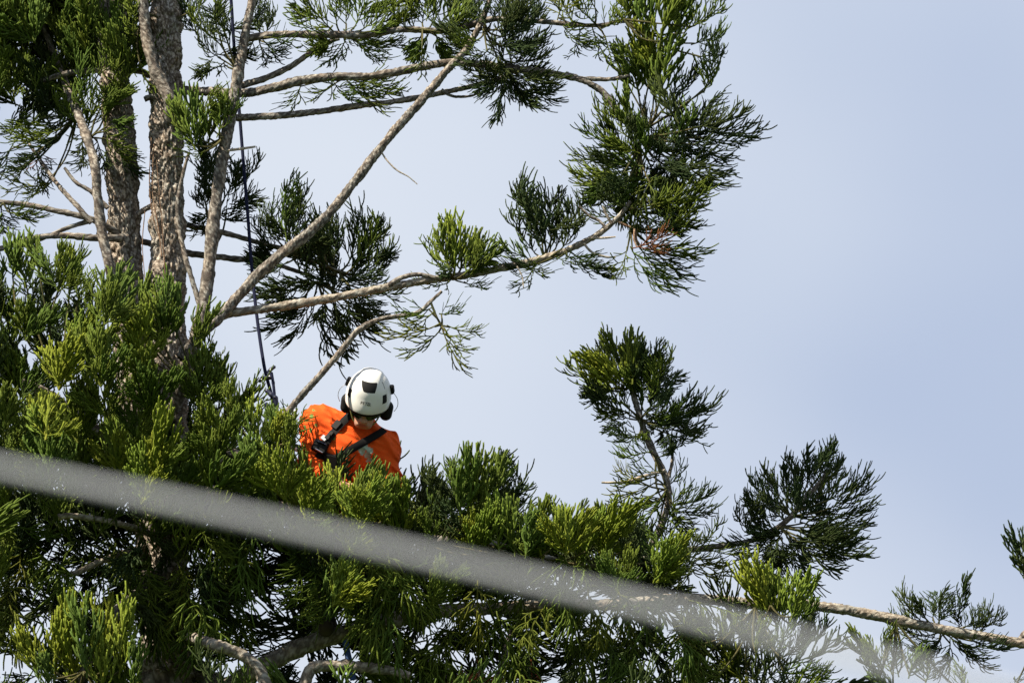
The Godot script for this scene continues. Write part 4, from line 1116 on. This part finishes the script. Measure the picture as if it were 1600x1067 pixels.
	var put_block := func(called: String, px: float, py: float, size: Vector3, turn: float, m: Material, lift: float) -> void:
		var f := on_jacket(px, py)
		var n: Vector3 = f[1]
		var x := Vector3.UP.cross(n).normalized()
		var b := Basis(x, n.cross(x), n).rotated(n, deg_to_rad(turn))
		fresh()
		box(f[0] + n * lift, size, b, 0.2)
		put(called, done(true), m, harness)
	put_block.call("buckle", 527, 666, Vector3(0.050, 0.040, 0.012), 52.0, M.black, 0.014)
	put_block.call("buckle", 516, 682, Vector3(0.052, 0.028, 0.010), 52.0, M.black, 0.015)
	put_block.call("ring", 507, 686, Vector3(0.028, 0.034, 0.010), 50.0, M.steel, 0.013)
	put_block.call("chest_clamp", 500, 700, Vector3(0.080, 0.066, 0.034), -25.0, M.black, 0.022)
	put_block.call("clamp_bar", 503, 696, Vector3(0.060, 0.007, 0.012), -25.0, M.alloy, 0.044)
	put_block.call("clamp_bar", 495, 709, Vector3(0.045, 0.005, 0.010), -28.0, M.steel, 0.042)
	put_block.call("buckle", 531, 712, Vector3(0.016, 0.044, 0.012), -28.0, M.wire, 0.013)
	put_block.call("bridge", 519, 720, Vector3(0.085, 0.075, 0.030), -20.0, M.web, 0.016)

func helmet_point(az: float, v: float, off: float) -> Vector3:
	# v: 0 at the crown, 1 at the lower edge; az PI/2 is the front
	var phi := v * PI * 0.56
	var s := pow(absf(sin(phi)), 0.92)
	var c := cos(phi)
	var front := maxf(sin(az), 0.0)
	var q := cos(az) * s
	var ridge := 1.0 + 0.05 * smoothstep(0.52, 0.40, absf(q)) * smoothstep(0.95, 0.6, v)
	var brim := 1.0 + 0.10 * smoothstep(0.72, 1.0, v) * pow(front, 1.5)
	var p := Vector3(cos(az) * 0.119 * s, 0.145 * signf(c) * pow(absf(c), 0.92) * ridge, sin(az) * (0.142 if sin(az) > 0.0 else 0.135) * s * brim)
	return p + Vector3(p.x / 0.014, p.y / 0.0196, p.z / 0.0202).normalized() * off

func helmet_patch(map: Callable, nu: int, nv: int, off: float, closed: bool) -> ArrayMesh:
	fresh()
	for j in nv + 1:
		for i in nu + 1:
			var q: Vector2 = map.call(float(i) / nu, float(j) / nv)
			var edge := not closed and (i == 0 or i == nu or j == 0 or j == nv)
			var p := helmet_point(q.x, q.y, -0.001 if edge else off)
			var du := helmet_point(q.x + 0.02, q.y, off) - helmet_point(q.x - 0.02, q.y, off)
			var dv := helmet_point(q.x, minf(q.y + 0.02, 1.2), off) - helmet_point(q.x, maxf(q.y - 0.02, 0.0), off)
			var n := du.cross(dv).normalized() if q.y > 0.02 else Vector3.UP
			if n.dot(p) < 0.0: n = -n
			fv.append(p); fn.append(n); fc.append(Color.WHITE)
	for j in nv:
		for i in nu:
			var a := j * (nu + 1) + i
			var b := a + nu + 1
			fi.append_array(PackedInt32Array([a, a + 1, b, a + 1, b + 1, b]))
	return done(true)

# ------------------------------------------------------------------ rope, sling, cable
func build_gear() -> void:
	# climbing line
	var pts := []
	for p in [[350, -380, 0.42], [358, -60, 0.44], [362, 20, 0.45], [368, 110, 0.46], [374, 180, 0.46], [380, 255, 0.46], [387, 340, 0.45], [394, 430, 0.42], [403, 510, 0.38], [412, 570, 0.34], [417, 592, 0.33], [424, 618, 0.32], [430, 650, 0.32], [452, 690, 0.34], [495, 706, 0.30]]:
		pts.append(spot(p[0], p[1], p[2]))
	fresh()
	tube(pts, 0.0092, 10, 0.02)
	var rope := put("climbing_rope", done(true), M.rope)
	tag(rope, "dark blue climbing rope hanging straight down beside the third stem", "rope")
	# rope grab: a bent link with two jaws and a pulley
	var grab := Node3D.new()
	grab.name = "rope_grab"
	add_child(grab)
	var at := spot(417, 590, 0.30)
	grab.position = at
	tag(grab, "small dark metal rope grab clamped on the climbing rope above the foliage", "rope grab")
	var rel := func(x, y, b): return spot(x, y, b) - at
	var plate := func(called: String, list: Array, r: float, m: Material) -> void:
		fresh()
		var bones := []
		for i in list.size() - 1: bones.append([list[i], list[i + 1], r, r])
		net(bones, 0.006, 0.004, func(_p, _n): return Color.WHITE)
		put(called, done(true), m, grab)
	plate.call("upper_jaw", [rel.call(419, 581, 0.29), rel.call(423, 577, 0.28), rel.call(428, 573.5, 0.28)], 0.0095, M.alloy)
	plate.call("side_plate", [rel.call(420, 580, 0.29), rel.call(422, 590, 0.285), rel.call(417, 591, 0.29)], 0.010, M.alloy)
	plate.call("lower_jaw", [rel.call(419, 590, 0.28), rel.call(410, 590.5, 0.28), rel.call(406, 595, 0.28)], 0.0105, M.alloy)
	plate.call("tether", [rel.call(424, 583, 0.285), rel.call(426.5, 598, 0.285), rel.call(428.5, 616, 0.285)], 0.0080, M.rope)
	plate.call("pulley", [rel.call(417, 611, 0.28), rel.call(424, 617, 0.275), rel.call(430, 622, 0.275), rel.call(432, 634, 0.28)], 0.0130, M.alloy)
	plate.call("hitch_cord", [rel.call(416, 632, 0.28), rel.call(421, 640, 0.275), rel.call(429, 645, 0.275)], 0.012, M.rope)
	for q in [[422, 578], [421, 588], [408, 593], [428, 620]]:
		fresh()
		net([[rel.call(q[0], q[1], 0.27), rel.call(q[0], q[1], 0.255), 0.0045, 0.0045]], 0.003, 0.002, func(_p, _n): return Color.WHITE)
		put("rivet", done(true), M.steel, grab)
	# pale sling from the harness
	fresh()
	tube([spot(462, 640, 0.36), spot(452, 662, 0.30), spot(449, 684, 0.26), spot(458, 700, 0.26), spot(478, 708, 0.28)], 0.010, 8, 0.015)
	var sling := put("white_sling", done(true), M.white_web)
	tag(sling, "pale webbing sling beside the climber's arm, half hidden by foliage", "sling")
	# blue strap round the low bough
	fresh()
	var c := spot(543, 988, 0.38)
	var line := [spot(539, 1000, 0.29), spot(543, 1022, 0.28), spot(549, 1048, 0.27), spot(552, 1062, 0.27)]
	for i in line.size() - 1:
		var a: Vector3 = line[i]
		var b: Vector3 = line[i + 1]
		var y := (b - a).normalized()
		var x := y.cross(Vector3.BACK).normalized()
		box((a + b) * 0.5, Vector3(0.034, a.distance_to(b) + 0.004, 0.008), Basis(x, y, x.cross(y)), 0.2)
	var strap_ := put("blue_strap", done(true), M.blue)
	tag(strap_, "short blue webbing strap hanging off the pale low bough", "strap")
	# power line close to the camera, far out of focus
	fresh()
	var wire := []
	for q in [[-1400, 480, 7.9], [-600, 612, 7.7], [0, 731, 7.5], [400, 812, 7.3], [800, 900, 7.1], [1200, 992, 6.9], [1600, 1088, 6.7], [2300, 1262, 6.4], [3200, 1500, 6.0]]:
		var d: Vector3 = fwd + Vector3.RIGHT * ((q[0] - 800.0) / 12000.0) + upv * ((533.5 - q[1]) / 12000.0)
		wire.append(eye + d * q[2])
	tube(wire, 0.0052, 14, 0.05)
	var cable := put("power_cable", done(true), M.cable)
	tag(cable, "grey overhead power cable crossing the lower picture, far out of focus", "cable")
